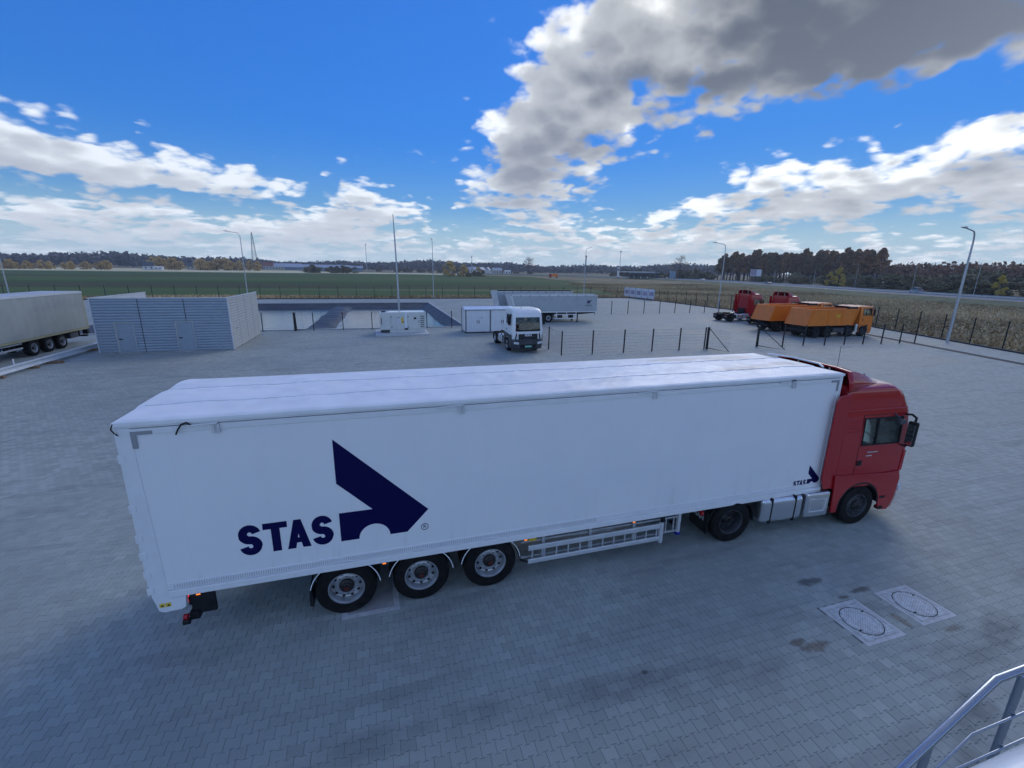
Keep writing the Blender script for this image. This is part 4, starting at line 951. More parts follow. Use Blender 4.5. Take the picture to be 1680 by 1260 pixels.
def tractor(label, loc, rz, paint, roof, spoiler, dark_low=False, silver=False, visor=False, group=None, name='tractor_unit', tank='alu', letters=None):
    t = empty(name, loc, rz, label=label, cat='truck', group=group); WB = -3.6
    cab(t, paint, roof, dark_low=dark_low, visor=visor)
    if spoiler: air_deflector(t, paint, roof, 3.93); side_flaps(t, paint, 3.42)
    chassis(t, -4.55, [WB])
    MB().tube([(0, -1.0, .515), (0, 1.0, .515)], .08, 12).build('axle', M['steel'], t)
    sfx = '_silver' if silver else ''
    for near in (True, False):
        s = -1 if near else 1
        add_wheel('steer' + sfx, t, 0, s * 1.235, near); add_wheel('drive' + sfx, t, WB, s * 1.245, near)
        c = MB(); ya, yb = (-1.25, -.62) if near else (.62, 1.25); c.arc_strip(WB, .515, .585, .61, -4, 40, ya + .04, yb - .04, 8); c.arc_strip(WB, .515, .585, .61, 140, 172, ya + .04, yb - .04, 8); c.box(WB - .47, WB + .47, ya + .04, yb - .04, .90, .925); c.build('mudguard', M['black'], t, smooth=40)
        c = MB(); c.box(WB - .66, WB - .635, ya, yb, .30, .82); fl = c.build('mud_flap', M['black'], t)
        obj('flap_letters', text_mesh('MAN', .17, M['concl'], .002, 0, .002), fl, (WB - .663, (ya + yb) / 2, .62), (R(90), 0, R(-90)))
        c = MB(); c.box(WB - .74, WB - .665, ya + .08, yb - .08, .80, .92); lb = c.build('rear_lamp', M['black'], t, bevel=.01)
        MB().tube([(WB - .75, s * 1.12, .86), (WB - .80, s * 1.12, .86)], .055, 12).build('lens', M['redlamp'], lb); MB().tube([(WB - .75, s * 1.18, .80), (WB - .81, s * 1.19, .80)], .04, 12).build('lens', M['redlamp'], lb)
    # fuel tank with straps and cap, step box
    for s, l0, l1 in ((-1, -2.80, -1.62), (1, -2.60, -1.4)):
        y0, y1 = (-1.235, -.60) if s < 0 else (.60, 1.235)
        c = MB(); c.box(l0, l1, y0, y1, .34, .98); tk = c.build('fuel_tank', M['tank'], t, bevel=.12, seg=5)
        for x in (l0 + .26, l1 - .26):
            q = MB(); q.box(x - .035, x + .035, y0 - .008, y1 + .008, .332, .988); q.build('tank_strap', M['black'], tk, bevel=.122, seg=5)
        MB().tube([(l0 + .62, y0 * .7 + y1 * .3 if s < 0 else y1 * .7 + y0 * .3, .96), (l0 + .62, y0 * .7 + y1 * .3 if s < 0 else y1 * .7 + y0 * .3, 1.03)], .06, 14).build('filler_cap', M['black'], tk)
        q = MB(); q.box(-1.55, -.88, y0, y1, .36, 1.0); bx = q.build('battery_box', M['tank'] if tank == 'alu' else M['dgrey'], t, bevel=.05, seg=3)
        q = MB(); ye = y0 - .004 if s < 0 else y1 + .004; q.tube([(-1.45, ye, .52), (-1.02, ye, .52), (-.99, ye, .82), (-1.45, ye, .86)], .012, 6, closed=True); q.build('pressed_edge', M['alu'], bx)
    MB().lathe([(.001, .0), (.45, .0), (.47, .03), (.47, .09), (.44, .12), (.001, .12)], 24, Matrix.Translation((WB + .25, 0, 1.02)) @ Matrix.Rotation(R(90), 4, 'X')).build('fifth_wheel', M['steel'], t)
    MB().tube([(rx, ry, rz_) for rx, ry, rz_ in ((-1.0, .2, 1.3), (-1.15, .3, 1.9), (-1.35, .3, 1.5), (-1.6, .1, 1.35))], .02, 6).build('air_hose', M['black'], t)
    c = MB(); c.box(-1.10, -.90, -.5, .5, 1.05, 1.6); c.build('rear_bulkhead', M['black'], t)
    MB().tube([(.62, .5, roof), (.60, .5, roof + .65)], .006, 5).build('antenna', M['black'], t)
    MB().tube([(.55, -.3, roof - .02), (.55, -.3, roof + .09)], .03, 8, r1=.012).build('antenna', M['black'], t)
    return t
mt = tractor('red tractor unit with roof deflector coupled to the long white trailer', (14.82, .995, 0), R(-3.5), M['red'], 3.56, True)
for i, (x0, x1, z) in enumerate(((-.02, .30, 1.92), (-.04, .14, 1.83))): MB().box(x0, x1, -1.211, -1.204, z, z + .022).build('door_print', M['concl'], mt)
tractor('white tractor unit parked nose towards the viewer beside the lockers', (14.32, 25.35, 0), R(-90), M['wpaint'], 3.27, False, dark_low=True, silver=True, tank='dark')
tractor('red tractor unit parked farthest from the viewer behind the orange tippers', (50.6, 40.6, 0), R(0), M['red'], 3.5, True, group='parked red tractor units')
tractor('red tractor unit parked directly behind the second orange tipper', (51.4, 35.8, 0), R(0), M['red'], 3.5, True, group='parked red tractor units')

def tipper(label, loc, rz):
    t = empty('tipper_truck', loc, rz, label=label, cat='truck', group='orange tipper trucks')
    cab(t, M['orange'], 3.02, rear=-.62, dark_low=False)
    chassis(t, -7.4, [-4.65, -6.10])
    for x in (0, -1.75): MB().tube([(x, -1.0, .515), (x, 1.0, .515)], .08, 12).build('axle', M['steel'], t)
    for near in (True, False):
        s = -1 if near else 1
        for x in (0, -1.75): add_wheel('steer', t, x, s * 1.235, near)
        for x in (-4.65, -6.10): add_wheel('drive', t, x, s * 1.245, near)
        ya, yb = (-1.25, -.62) if near else (.62, 1.25)
        for x in (-1.75, -4.65, -6.10): MB().arc_strip(x, .515, .58, .60, 10, 170, ya, yb, 12).build('mudguard', M['black'], t, smooth=40)
        y0, y1 = (-1.22, -.62) if near else (.62, 1.22)
        MB().box(-3.95, -2.45, y0, y1, .45, .92).build('side_tank', M['dgrey'], t, bevel=.06, seg=3)
    MB().tube([(-.80, -1.10, .45), (-.80, -1.10, 1.25)], .14, 14).build('exhaust_stack', M['alu'], t, smooth=40)
    MB().box(-1.05, -.70, -.4, .4, 1.0, 2.6).build('hydraulic_tank', M['steel'], t, bevel=.03)
    # body: floor, two side walls with ribs, tailgate, headboard with cab guard
    B0, B1, T0, T1, ZB, ZT = -7.45, -1.55, -6.85, -1.05, 1.18, 2.78
    MB().prism([(B0, ZB), (B1, ZB), (B1 + .1, ZB + .10), (B0 - .0, ZB + .10)], -1.20, 1.20).build('body_floor', M['orange'], t)
    for s in (-1, 1):
        ya, yb = (-1.26, -1.20) if s < 0 else (1.20, 1.26)
        sw = MB().prism([(B0, ZB), (B1, ZB), (T1, ZT), (T0, ZT)], ya, yb).build('side_wall', M['orange'], t)
        yo, yp = (-1.315, -1.26) if s < 0 else (1.26, 1.315)
        MB().box(T0 - .02, T1, yo, yp, ZT - .10, ZT + .02).build('top_rail', M['orange'], sw, bevel=.01)
        MB().box(B0, B1 + .02, yo + (.01 if s < 0 else 0), yp - (.01 if s > 0 else 0), ZB, ZB + .12).build('bottom_rail', M['orange'], sw, bevel=.01)
        MB().prism([(B0, ZB + .12), (B0 + .14, ZB + .12), (T0 + .12, ZT - .10), (T0 - .02, ZT - .10)], yo, yp).build('rib', M['orange'], sw)
        MB().prism([(B1 - .14, ZB + .12), (B1, ZB + .12), (T1, ZT - .10), (T1 - .14, ZT - .10)], yo, yp).build('rib', M['orange'], sw)
        for k in (1, 2):
            x = -6.85 + k * 1.85; MB().box(x, x + .10, yo + (.015 if s < 0 else 0), yp - (.015 if s > 0 else 0), ZB + .12, ZT - .10).build('rib', M['orange'], sw)
        if s < 0:
            el = MB().lathe([(.001, 0), (.30, 0), (.30, -.012), (.001, -.012)], 24, Matrix.Translation((-3.65, -1.262, 2.12)) @ Matrix.Diagonal((1, 1, .55, 1))).build('oval_badge', M['yellow'], sw)
            MB().lathe([(.17, -.012), (.24, -.012), (.24, -.016), (.17, -.016)], 24, Matrix.Translation((-3.65, -1.262, 2.12)) @ Matrix.Diagonal((1, 1, .5, 1))).build('badge_ring', M['orange'], el)
    tg = MB().prism([(B0 - .06, ZB), (B0, ZB), (T0, ZT), (T0 - .06, ZT)], -1.26, 1.26).build('tailgate', M['orange'], t)
    for y in (-1.24, 1.14): MB().prism([(B0 - .11, ZB), (B0 - .06, ZB), (T0 - .06, ZT), (T0 - .11, ZT)], y, y + .10).build('tailgate_post', M['orange'], tg)
    MB().prism([(T0 - .12, ZT - .12), (T0 - .06, ZT - .12), (T0 - .04, ZT), (T0 - .10, ZT)], -1.24, 1.24).build('tailgate_rail', M['orange'], tg)
    hb = MB().prism([(B1, ZB), (B1 + .05, ZB), (T1 + .05, ZT + .15), (T1, ZT + .15)], -1.26, 1.26).build('headboard', M['orange'], t)
    MB().prism([(T1 - .02, ZT + .12), (T1 - .02, ZT + .18), (-.25, ZT + .26), (-.25, ZT + .20)], -1.1, 1.1).build('cab_guard', M['orange'], hb)
    MB().tube([(T1 - 1.4, -1.18, ZT + .09), (T1 - .2, -1.18, ZT + .11)], .12, 12).build('rolled_tarp', M['black'], t, smooth=40)
    MB().tube([(T1 - .12, -1.15, ZT + .10), (T1 - .12, 1.15, ZT + .10)], .10, 12).build('rolled_tarp', M['black'], t, smooth=40)
    MB().box(-7.6, -7.35, -1.15, 1.15, .62, .80).build('rear_bar', M['steel'], t)
    return t
tipper('orange tipper truck with yellow oval badge, nearest of the two', (50.85, 26.95, 0), 0)
t2 = tipper('orange tipper truck half hidden behind the nearer orange tipper', (50.95, 31.4, 0), 0)

# ================================================================== THINGS IN THE YARD
# ---- manhole frames with round covers
def manhole(label, x0, x1, y0, y1, rot):
    cx, cy = (x0 + x1) / 2, (y0 + y1) / 2
    t = empty('manhole', (cx, cy, 0), 0, label=label, cat='manhole', group='manhole covers in the paving'); w_, h = (x1 - x0) / 2, (y1 - y0) / 2
    b = MB(); b.box(-w_, w_, -h, -h + .07, -.03, .009); b.box(-w_, w_, h - .07, h, -.03, .0095); b.box(-w_, -w_ + .06, -h + .07, h - .07, -.03, .0085); b.box(w_ - .06, w_, -h + .07, h - .07, -.03, .0085); b.build('concrete_surround', M['concl'], t)
    b = MB(); P = [(-w_ + .065, -h + .075), (w_ - .065, -h + .075), (w_ - .065, h - .075), (-w_ + .065, h - .075)]; b.prism(P, -.03, .0105, 'xy'); fr = b.build('iron_frame', M['ironb'], t)
    b = MB()
    for i in range(15):
        for j in range(15):
            u_, v_ = (i - 7) * .052, (j - 7) * .052
            if abs(u_) < w_ - .09 and abs(v_) < h - .10 and math.hypot(u_, v_) > .345: b.box(u_ - .016, u_ + .016, v_ - .010, v_ + .010, .0095, .0165)
    tag(b.build('tread_studs', M['iron'], fr), kind='stuff')
    T = Matrix.Translation((0, 0, 0)) @ Matrix.Rotation(R(90), 4, 'X')
    MB().lathe([(.320, .0100), (.334, .0100), (.334, .0120), (.320, .0120)], 48, Matrix.Rotation(R(90), 4, 'X')).build('ring_gap', M['gap'], t)
    b = MB().lathe([(.001, .004), (.316, .004), (.316, .0145), (.001, .0145)], 48, Matrix.Rotation(R(90), 4, 'X')); cv = b.build('round_cover', M['ironb'], t)
    b = MB(); ca, sa = math.cos(rot), math.sin(rot)
    for i in range(13):
        for j in range(17):
            u_, v_ = (i - 6) * .050, (j - 8) * .036 + (i % 2) * .018
            if math.hypot(u_, v_) < .29: b.box(u_ - .018, u_ + .018, v_ - .008, v_ + .008, .0135, .0205, Matrix.Rotation(rot, 4, 'Z'))
    tag(b.build('tread_studs', M['iron'], cv), kind='stuff')
    for a in (.6, 3.74): MB().box(.29 * math.cos(a) - .025, .29 * math.cos(a) + .025, .29 * math.sin(a) - .012, .29 * math.sin(a) + .012, .012, .0215).build('lifting_slot', M['gap'], cv)
manhole('square manhole with round studded cover, nearer the trailer wheels', 11.24, 12.14, -3.12, -2.22, .3)
manhole('square manhole with round studded cover, farther right on the paving', 12.67, 13.55, -3.06, -2.20, .1)
t = empty('drain_frame', (2.9, .7, 0), label='pale concrete frame of a drain under the trailer wheels', cat='drain frame')
b = MB(); b.box(-.18, .82, -.82, -.72, -.03, .005); b.build('frame_bar', M['concl'], t)
b = MB(); b.box(.72, .82, -.72, .80, -.03, .0055); b.build('frame_bar', M['concl'], t)
b = MB(); b.box(-.18, -.08, -.72, .80, -.03, .0055); b.build('frame_bar', M['concl'], t)
b = MB(); b.box(-.08, .72, -.72, .80, -.03, -.001); b.build('cover_slab', M['conc'], t)

# ---- cladded enclosure with two doors
def shed():
    t = empty('utility_enclosure', (-14.7, 29.6, 0), label='grey ribbed metal enclosure with two doors beside the parked curtain trailer', cat='shed'); Wd, Dp, H = 8.1, 8.3, 3.78
    DO = [(1.16, 2.16), (4.72, 5.72)]
    pitch = .20
    prof = [(0, 0), (.012, .03), (.012, .135), (0, .165), (-.012, .175), (-.012, .19)]
    def plank(parent, x0, x1, z, m, side=None):
        # one horizontal cladding plank with a rounded face, its groove below
        p = [(0, z), (-.020, z + .012), (-.034, z + .05), (-.038, z + .09), (-.034, z + .13), (-.020, z + .165), (0, z + .178), (.03, z + .178), (.03, z)]
        b = MB(); b.prism(p, x0, x1, 'yz'); return b.build('plank', m, parent)
    seg = [(0.03, 2.66), (2.70, 5.36), (5.40, 8.07)]
    k = 0
    for i in range(19):
        z = .07 + i * .192
        for (a, c) in seg:
            cuts = [(a, c)]
            if z < 2.14:
                for (d0, d1) in DO:
                    nc = []
                    for (p, q) in cuts:
                        if d0 - .06 > p and d0 - .06 < q: nc.append((p, d0 - .06))
                        if d1 + .06 > p and d1 + .06 < q: nc.append((d1 + .06, q))
                        if not (d0 - .06 < q and d1 + .06 > p): nc.append((p, q))
                    cuts = nc
            for (p, q) in cuts:
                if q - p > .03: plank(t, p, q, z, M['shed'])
    b = MB(); b.box(0, 1.10, .03, .07, 0, H - .04); b.box(2.22, 4.66, .03, .07, 0, H - .04); b.box(5.78, Wd, .03, .07, 0, H - .04); b.box(1.1, 2.22, .03, .07, 2.16, H - .04); b.box(4.66, 5.78, .03, .07, 2.16, H - .04); b.build('backing_wall', M['door'], t)
    for (d0, d1) in DO:
        b = MB(); b.box(d0, d1, .012, .028, .02, 2.10); d = b.build('door', M['door'], t, bevel=.006)
        MB().box(d0 + .05, d0 + .26, -.03, .011, .97, 1.03).build('handle', M['black'], d)
        MB().box(d0 + .25, d1 - .25, -.002, .011, .22, .36).build('vent_grille', M['shed'], d)
        b = MB(); b.box(d0 - .058, d0 - .012, -.05, .025, 0, 2.16); b.box(d1 + .012, d1 + .058, -.05, .025, 0, 2.16); b.box(d0 - .058, d1 + .058, -.052, .025, 2.112, 2.165); b.build('door_frame', M['sheds'], t)
    for x in (2.68, 5.38): MB().box(x - .018, x + .018, -.042, .02, 0.0 if x < 3 else 2.2, H - .05).build('cover_strip', M['dgrey'], t)
    for x in (-.03, 8.07):
        MB().box(x, x + .06, -.05, .06, 0, H - .02).build('corner_trim', M['shedt'], t)
    MB().box(-.06, Wd + .06, -.055, .10, H - .03, H + .04).build('parapet_cap', M['shedt'], t)
    # right-hand side wall: sheet with horizontal louvre ribs in four panels
    for k in range(4):
        y0 = .10 + k * 2.06
        for i in range(19):
            z = .07 + i * .192; p = [(Wd, z), (Wd + .022, z + .02), (Wd + .028, z + .09), (Wd + .018, z + .165), (Wd, z + .178), (Wd - .03, z + .178), (Wd - .03, z)]
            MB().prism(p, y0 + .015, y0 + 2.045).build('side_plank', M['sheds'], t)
        MB().box(Wd - .05, Wd + .036, y0 - .02, y0 + .014, 0, H - .04).build('cover_strip', M['sheds'], t)
    MB().box(Wd - .06, Wd + .05, .10, Dp + .05, H - .03, H + .04).build('parapet_cap', M['shedt'], t)
    MB().box(Wd - .05, Wd + .03, Dp - .03, Dp + .04, 0, H - .03).build('corner_trim', M['shedt'], t)
    MB().box(Wd - .10, Wd - .05, .1, Dp, 0, H - .06).build('inner_lining', M['sheds'], t)
    # left wall seen from inside, open back
    MB().box(-.02, .06, .08, 7.75, 0, H - .03).build('left_wall', M['shedt'], t); MB().box(-.05, .09, .10, 7.8, H - .03, H + .03).build('parapet_cap', M['shedt'], t)
    MB().box(-.08, Wd + .08, -.10, .02, 0.0, .065).build('plinth', M['conc'], t)
    MB().box(Wd + .02, Wd + .05, 1.2, 1.4, 1.45, 1.50).build('side_handle', M['black'], t)
    return t
shed()

# ---- generator set on its slab
def genset():
    t = empty('generator_set', (5.95, 36.5, 0), label='cream diesel generator in an enclosure standing on a concrete slab', cat='generator')
    MB().box(-2.55, 2.30, -2.0, 1.85, -.02, .14).build('slab', M['concl'], t, bevel=.01)
    MB().prism([(-1.25, .14), (2.0, .14), (2.0, .42), (-1.25, .42)], -.75, .75).build('base_frame', M['gens'], t, bevel=.01)
    MB().box(-2.05, -1.27, -.70, .70, .20, .42).build('base_end', M['dgrey'], t)
    MB().box(-2.08, 2.05, -.78, .78, .42, 2.02).build('enclosure', M['gens'], t, bevel=.05, seg=3)
    MB().box(-1.30, 2.0, -.74, .74, 2.015, 2.06).build('roof_panel', M['wpaint'], t, bevel=.01); MB().box(-1.95, -1.55, -.3, .3, 2.02, 2.10).build('exhaust_box', M['black'], t)
    for (a, c) in ((-1.12, .12), (.40, 1.52)): 
        d = MB().box(a, c, -.80, -.778, .50, 1.88).build('access_door', M['gens'], t, bevel=.006)
        for z in (.66, 1.62): MB().box(a + .03, a + .11, -.815, -.80, z - .04, z + .04).build('hinge', M['black'], d)
        MB().box(c - .14, c - .05, -.815, -.80, 1.10, 1.20).build('latch', M['black'], d)
        MB().box(a - .012, a - .002, -.802, -.78, .50, 1.88).build('door_gap', M['dgrey'], d)
    MB().box(.14, .38, -.792, -.77, .42, 2.02).build('centre_post', M['wpaint'], t); MB().box(.10, .42, -.80, -.77, .40, .58).build('lifting_eye', M['dgrey'], t)
    MB().box(.98, 1.20, -.812, -.80, 1.38, 1.56).build('control_window', M['pane'], t)
    MB().box(-.62, -.28, -.806, -.80, .98, 1.50).build('data_label', M['banner'], t); MB().box(-.62, -.26, -.808, -.80, 1.52, 1.56).build('label_bar', M['dgrey'], t)
    MB().box(-.18, .03, -.806, -.80, 1.02, 1.56).build('hazard_label', M['sticker'], t)
    for i in range(6): MB().box(1.58, 1.94, -.80, -.776, .62 + i * .20, .69 + i * .20).build('louvre', M['dgrey'], t)
    for i in range(6): MB().box(-2.10, -2.075, -.5, .5, .62 + i * .20, .69 + i * .20).build('louvre', M['dgrey'], t)
    MB().box(-2.0, -1.93, -.80, -.775, .95, 1.55).build('side_stripe', M['roofred'], t)
genset()
# ---- twin steel lockers
def locker():
    t = empty('storage_locker', (11.75, 35.1, 0), label='white steel twin storage locker behind the white tractor', cat='locker'); H = 2.2; Wd = 4.9; D = 2.2
    MB().box(.04, Wd - .04, .04, D, .12, H).build('body', M['wpaint'], t)
    MB().box(.0, Wd, .0, D + .02, .0, .12).build('base', M['dgrey'], t)
    for x in (0, Wd / 2 - .04, Wd - .08): MB().box(x, x + .08, -.01, .05, .12, H).build('frame_post', M['dgrey'], t)
    MB().box(0, .05, D - .06, D + .02, .12, H).build('frame_post', M['dgrey'], t); MB().box(0, Wd, -.012, .05, H, H + .06).build('frame_rail', M['dgrey'], t)
    for k in range(2):
        for j in range(2):
            x0 = .09 + k * Wd / 2 + j * 1.16
            d = MB().box(x0, x0 + 1.14, -.004, .038, .15, H - .03).build('door_leaf', M['wpaint'], t, bevel=.004)
            for q in range(1, 7): MB().box(x0 + q * .163 - .006, x0 + q * .163 + .006, -.0075, -.003, .18, H - .06).build('rib', M['shedt'], d)
            MB().box(x0 + (1.03 if j == 0 else .06), x0 + (1.08 if j == 0 else .11), -.03, -.004, .95, 1.25).build('handle', M['dgrey'], d)
        MB().box(.09 + k * Wd / 2 + 1.45, .09 + k * Wd / 2 + 1.53, -.012, -.006, 1.45, 1.53).build('sign', M['black'], t)
    MB().prism([(-.08, H + .06), (D / 2, H + .26), (D + .1, H + .06), (D + .1, H + .10), (D / 2, H + .30), (-.08, H + .10)], -.08, Wd + .08, 'yz').build('roof', M['wpaint'], t)
    for k in range(1, 5): MB().prism([(-.085, H + .10), (D / 2, H + .305), (D / 2, H + .32), (-.085, H + .115)], Wd * k / 5 - .02, Wd * k / 5 + .02, 'yz').build('roof_seam', M['wpaint'], t)
    MB().prism([(.02, H), (D - .0, H), (D / 2, H + .24)], .02, .05, 'yz').build('gable', M['wpaint'], t)
locker()

# ---- parked trailers
def tri_axle(t, xs, W_, key='trailer'):
    for x in xs:
        MB().tube([(x, .25, .52), (x, W_ - .25, .52)], .07, 10).build('axle', M['steel'], t)
        for near in (True, False):
            add_wheel(key, t, x, .03 if near else W_ - .03, near)
            ya, yb = (.0, .42) if near else (W_ - .42, W_)
            MB().arc_strip(x, .52, .575, .59, 12, 168, ya, yb, 12).build('mudguard', M['black'], t, smooth=40)
def curtain_trailer():
    # local x runs from the rear; placed so that its right side faces the yard
    L, W_, Z0, Z1 = 13.6, 2.5, 1.22, 3.92
    t = empty('curtain_trailer', (-18.33, 36.15, 0), R(-90), label='curtain-sided trailer with faded grey-green tarpaulin at the left edge', cat='semi-trailer')
    T = lambda y: -y
    MB().box(0, L, -W_ + .02, -.02, Z0 - .16, Z0).build('platform', M['steel'], t)
    from mathutils import noise as mn
    for y, sg in ((.0, 1), (-W_, -1)):
        b = MB(); nx, nz = 120, 16
        for j in range(nz + 1):
            for i in range(nx + 1):
                x = .08 + (L - .16) * i / nx; z = Z0 - .02 + (Z1 - .12 - Z0) * j / nz
                d = .014 * mn.noise(Vector((x * 1.1, 0, z * .8))) + .007 * math.sin(x * 2 * math.pi / .62)
                b.v.append((x, y + sg * (.0 + d), z))
        for j in range(nz):
            for i in range(nx): a = j * (nx + 1) + i; b.f.append((a, a + 1, a + nx + 2, a + nx + 1))
        b.build('curtain', M['curtain'], t, smooth=60)
        MB().box(0, L, min(y, y + sg * .03), max(y, y + sg * .03), Z0 - .17, Z0 - .03).build('side_raves', M['raves'], t)
        MB().box(0, L, min(y, y + sg * .025), max(y, y + sg * .025), Z1 - .13, Z1 - .01).build('cant_rail', M['alu'], t)
    MB().box(.0, L, -W_, .0, Z1 - .02, Z1 + .015).build('roof', M['tarp2'], t)
    for y in (-.05, -W_ + .05): MB().box(-.02, .10, y - .06, y + .06, Z0 - .05, Z1).build('rear_post', M['raves'], t)
    for s in (0, 1): MB().box(-.05, -.01, -W_ + .06 + s * W_ / 2, -W_ + s * W_ / 2 + 1.18, Z0, Z1 - .05).build('rear_door', M['alup'], t)
    for y in (-.75, -W_ + .65): MB().box(.3, L - .4, y, y + .1, .72, Z0 - .16).build('chassis_beam', M['steel'], t)
    for x in (3.32, 4.70, 6.22):
        MB().tube([(x, -.25, .52), (x, -W_ + .25, .52)], .07, 10).build('axle', M['steel'], t)
        for near in (True, False):
            w_ = add_wheel('trailer', t, x, -.03 if not near else -W_ + .03, near)
    MB().box(.1, .28, -W_ + .1, -.1, .45, .58).build('underrun_bar', M['steel'], t)
    MB().box(-.02, .22, -.36, -.04, .62, .98).build('tail_lamp_box', M['black'], t)
    for x in (1.0, 2.2, 8.2, 10.0): MB().box(x, x + .08, -.2, -.12, .55, Z0 - .16).build('hanger', M['steel'], t)
    MB().box(1.2, 2.3, -.62, -.12, .55, .98).build('pallet_box', M['dgrey'], t, bevel=.02)
    MB().box(7.2, 10.8, -.10, -.05, .62, .72).build('side_guard', M['galv'], t); MB().box(7.2, 10.8, -.10, -.05, .92, 1.0).build('side_guard', M['galv'], t)
    MB().box(7.2, 10.8, -.11, -.05, .62, .72)
    return t
M['curtain'] = mat('curtain_tarp', (.33, .36, .34), .5, var=.08, vscale=.5, dirt=(.24, .26, .25), dscale=.9, damount=.5)
M['tarp2'] = mat('roof_tarp_pale', (.52, .54, .56), .6, var=.08, vscale=.6, dirt=(.34, .35, .36), dscale=.7)
M['raves'] = mat('side_rave_yellow', (.34, .33, .20), .6, var=.12, vscale=1.2)
curtain_trailer()

def grey_tipper(label, loc, L, Z0, Z1, legs, logo):
    W_ = 2.5
    t = empty('tipping_trailer', loc, 0, label=label, cat='semi-trailer', group='grey tipping trailers')
    for y0, y1 in ((0, .05), (W_ - .05, W_)):
        MB().prism([(.55, Z0), (L, Z0), (L, Z1), (.0, Z1)], y0, y1).build('side_wall', M['alup'], t)
    MB().prism([(.55, Z0), (L, Z0), (L, Z0 + .08), (.52, Z0 + .08)], .05, W_ - .05).build('floor', M['alup'], t)
    MB().box(L - .06, L, .05, W_ - .05, Z0 + .08, Z1).build('front_wall', M['alup'], t)
    tg = MB().prism([(.47, Z0), (.55, Z0), (.0, Z1), (-.08, Z1)], .02, W_ - .02).build('tailgate', M['wpaint'], t)
    for y in (.05, 1.2, 2.35): MB().prism([(.40, Z0), (.47, Z0), (-.08, Z1), (-.15, Z1)], y, y + .1).build('tailgate_rib', M['alu'], tg)
    for y in (-.02, W_ - .04):
        MB().box(-.02, L + .02, y, y + .06, Z1 - .02, Z1 + .08).build('top_rail', M['alu'], t); MB().box(.5, L, y, y + .06, Z0 - .10, Z0 + .02).build('bottom_rail', M['alu'], t)
    for i in range(9): x = 1.0 + i * (L - 1.4) / 8; MB().box(x - .06, x + .06, -.05, -.02, Z1 - .06, Z1 + .03).build('cover_hook', M['black'] if i % 2 else M['dgrey'], t)
    for i in range(1, 7): x = i * L / 7; MB().tube([(x, .0, Z1 + .05), (x, .6, Z1 + .12), (x, 1.9, Z1 + .12), (x, W_, Z1 + .05)], .025, 6).build('roof_bow', M['alu'], t)
    b = MB(); b.tube([(.2, .18, Z1 + .12), (L - .3, .18, Z1 + .12)], .10, 10); b.build('rolled_cover', M['tarp2'] if logo else M['black'], t, smooth=40)
    for y in (.7, W_ - .8): MB().prism([(1.0, Z0 - .10), (1.0, .78), (L - 2.8, .82), (L, 1.0), (L, Z0 - .10)], y, y + .1).build('chassis_beam', M['steel'], t)
    tri_axle(t, [1.95, 3.26, 4.57], W_)
    MB().box(5.3, 8.2, .02, .06, .88, .98).build('side_guard', M['wpaint'], t); MB().box(5.3, 8.2, .02, .06, .42, .52).build('side_guard', M['wpaint'], t)
    for x in (5.6, 6.9, 8.15): MB().box(x - .04, x + .04, .062, .10, .40, Z0 - .1).build('guard_post', M['wpaint'], t)
    for x in (5.9, 7.3): MB().box(x, x + .5, .11, .5, .46, .90).build('tool_box', M['black'], t, bevel=.02)
    for y in (.4, W_ - .5): MB().box(8.45, 8.56, y, y + .1, .08, Z0 - .1).build('landing_leg', M['steel'], t); MB().box(8.38, 8.64, y - .06, y + .16, .0, .08).build('leg_foot', M['steel'], t)
    MB().box(L - 2.6, L - .2, .5, 2.0, Z0 - .14, Z0 - .10).build('coupling_plate', M['steel'], t)
    if logo:
        # animal silhouette with two humps, and the name under it
        P = [(-.30, .0), (-.24, .0), (-.22, .18), (-.12, .20), (-.10, .0), (-.05, .0), (-.03, .20), (.08, .22), (.10, .0), (.15, .0), (.16, .24), (.24, .28), (.33, .44), (.43, .42), (.42, .49), (.30, .53), (.22, .40), (.15, .35), (.10, .48), (.04, .50), (-.01, .38), (-.07, .38), (-.12, .48), (-.18, .48), (-.24, .34), (-.29, .26)]
        lg = MB().prism([(L - 1.12 + x * .9, 2.15 + z * .9) for x, z in P], -.006, .002).build('animal_logo', M['navy'], t)
        obj('name_letters', text_mesh('WIELTON', .20, M['navy'], .002, 0, .004), lg, (L - 1.10, -.004, 1.98), FACE_NEAR)
    return t
grey_tipper('grey tipping trailer with camel logo behind the white tractor', (18.6, 42.4, 0), 10.85, 1.28, 3.14, True, True)
grey_tipper('grey tipping trailer with black rolled cover standing behind the one with the logo', (17.9, 46.9, 0), 10.3, 1.28, 3.36, True, False)

# ---- white steel beam lying on timbers
t = empty('steel_beam', (-15.95, 18.0, 0), label='long white steel beam lying on timber blocks beside the curtain trailer', cat='beam')
b = MB(); b.box(-.14, .14, 0, 14.6, .16, .19); b.box(-.02, .02, 0, 14.6, .19, .43); b.box(-.14, .14, 0, 14.6, .43, .46); b.build('beam', M['wbeam'], t)
for y in (1.2, 4.6, 7.2, 8.6, 13.2): MB().box(-.35, .30 if y != 8.6 else .75, y, y + .16, .0, .155).build('timber_block', M['wood'], t)
for y in (4.4, 5.8): MB().box(.10, .14, y, y + .04, .465, .85).build('upright_pin', M['wbeam'], t)

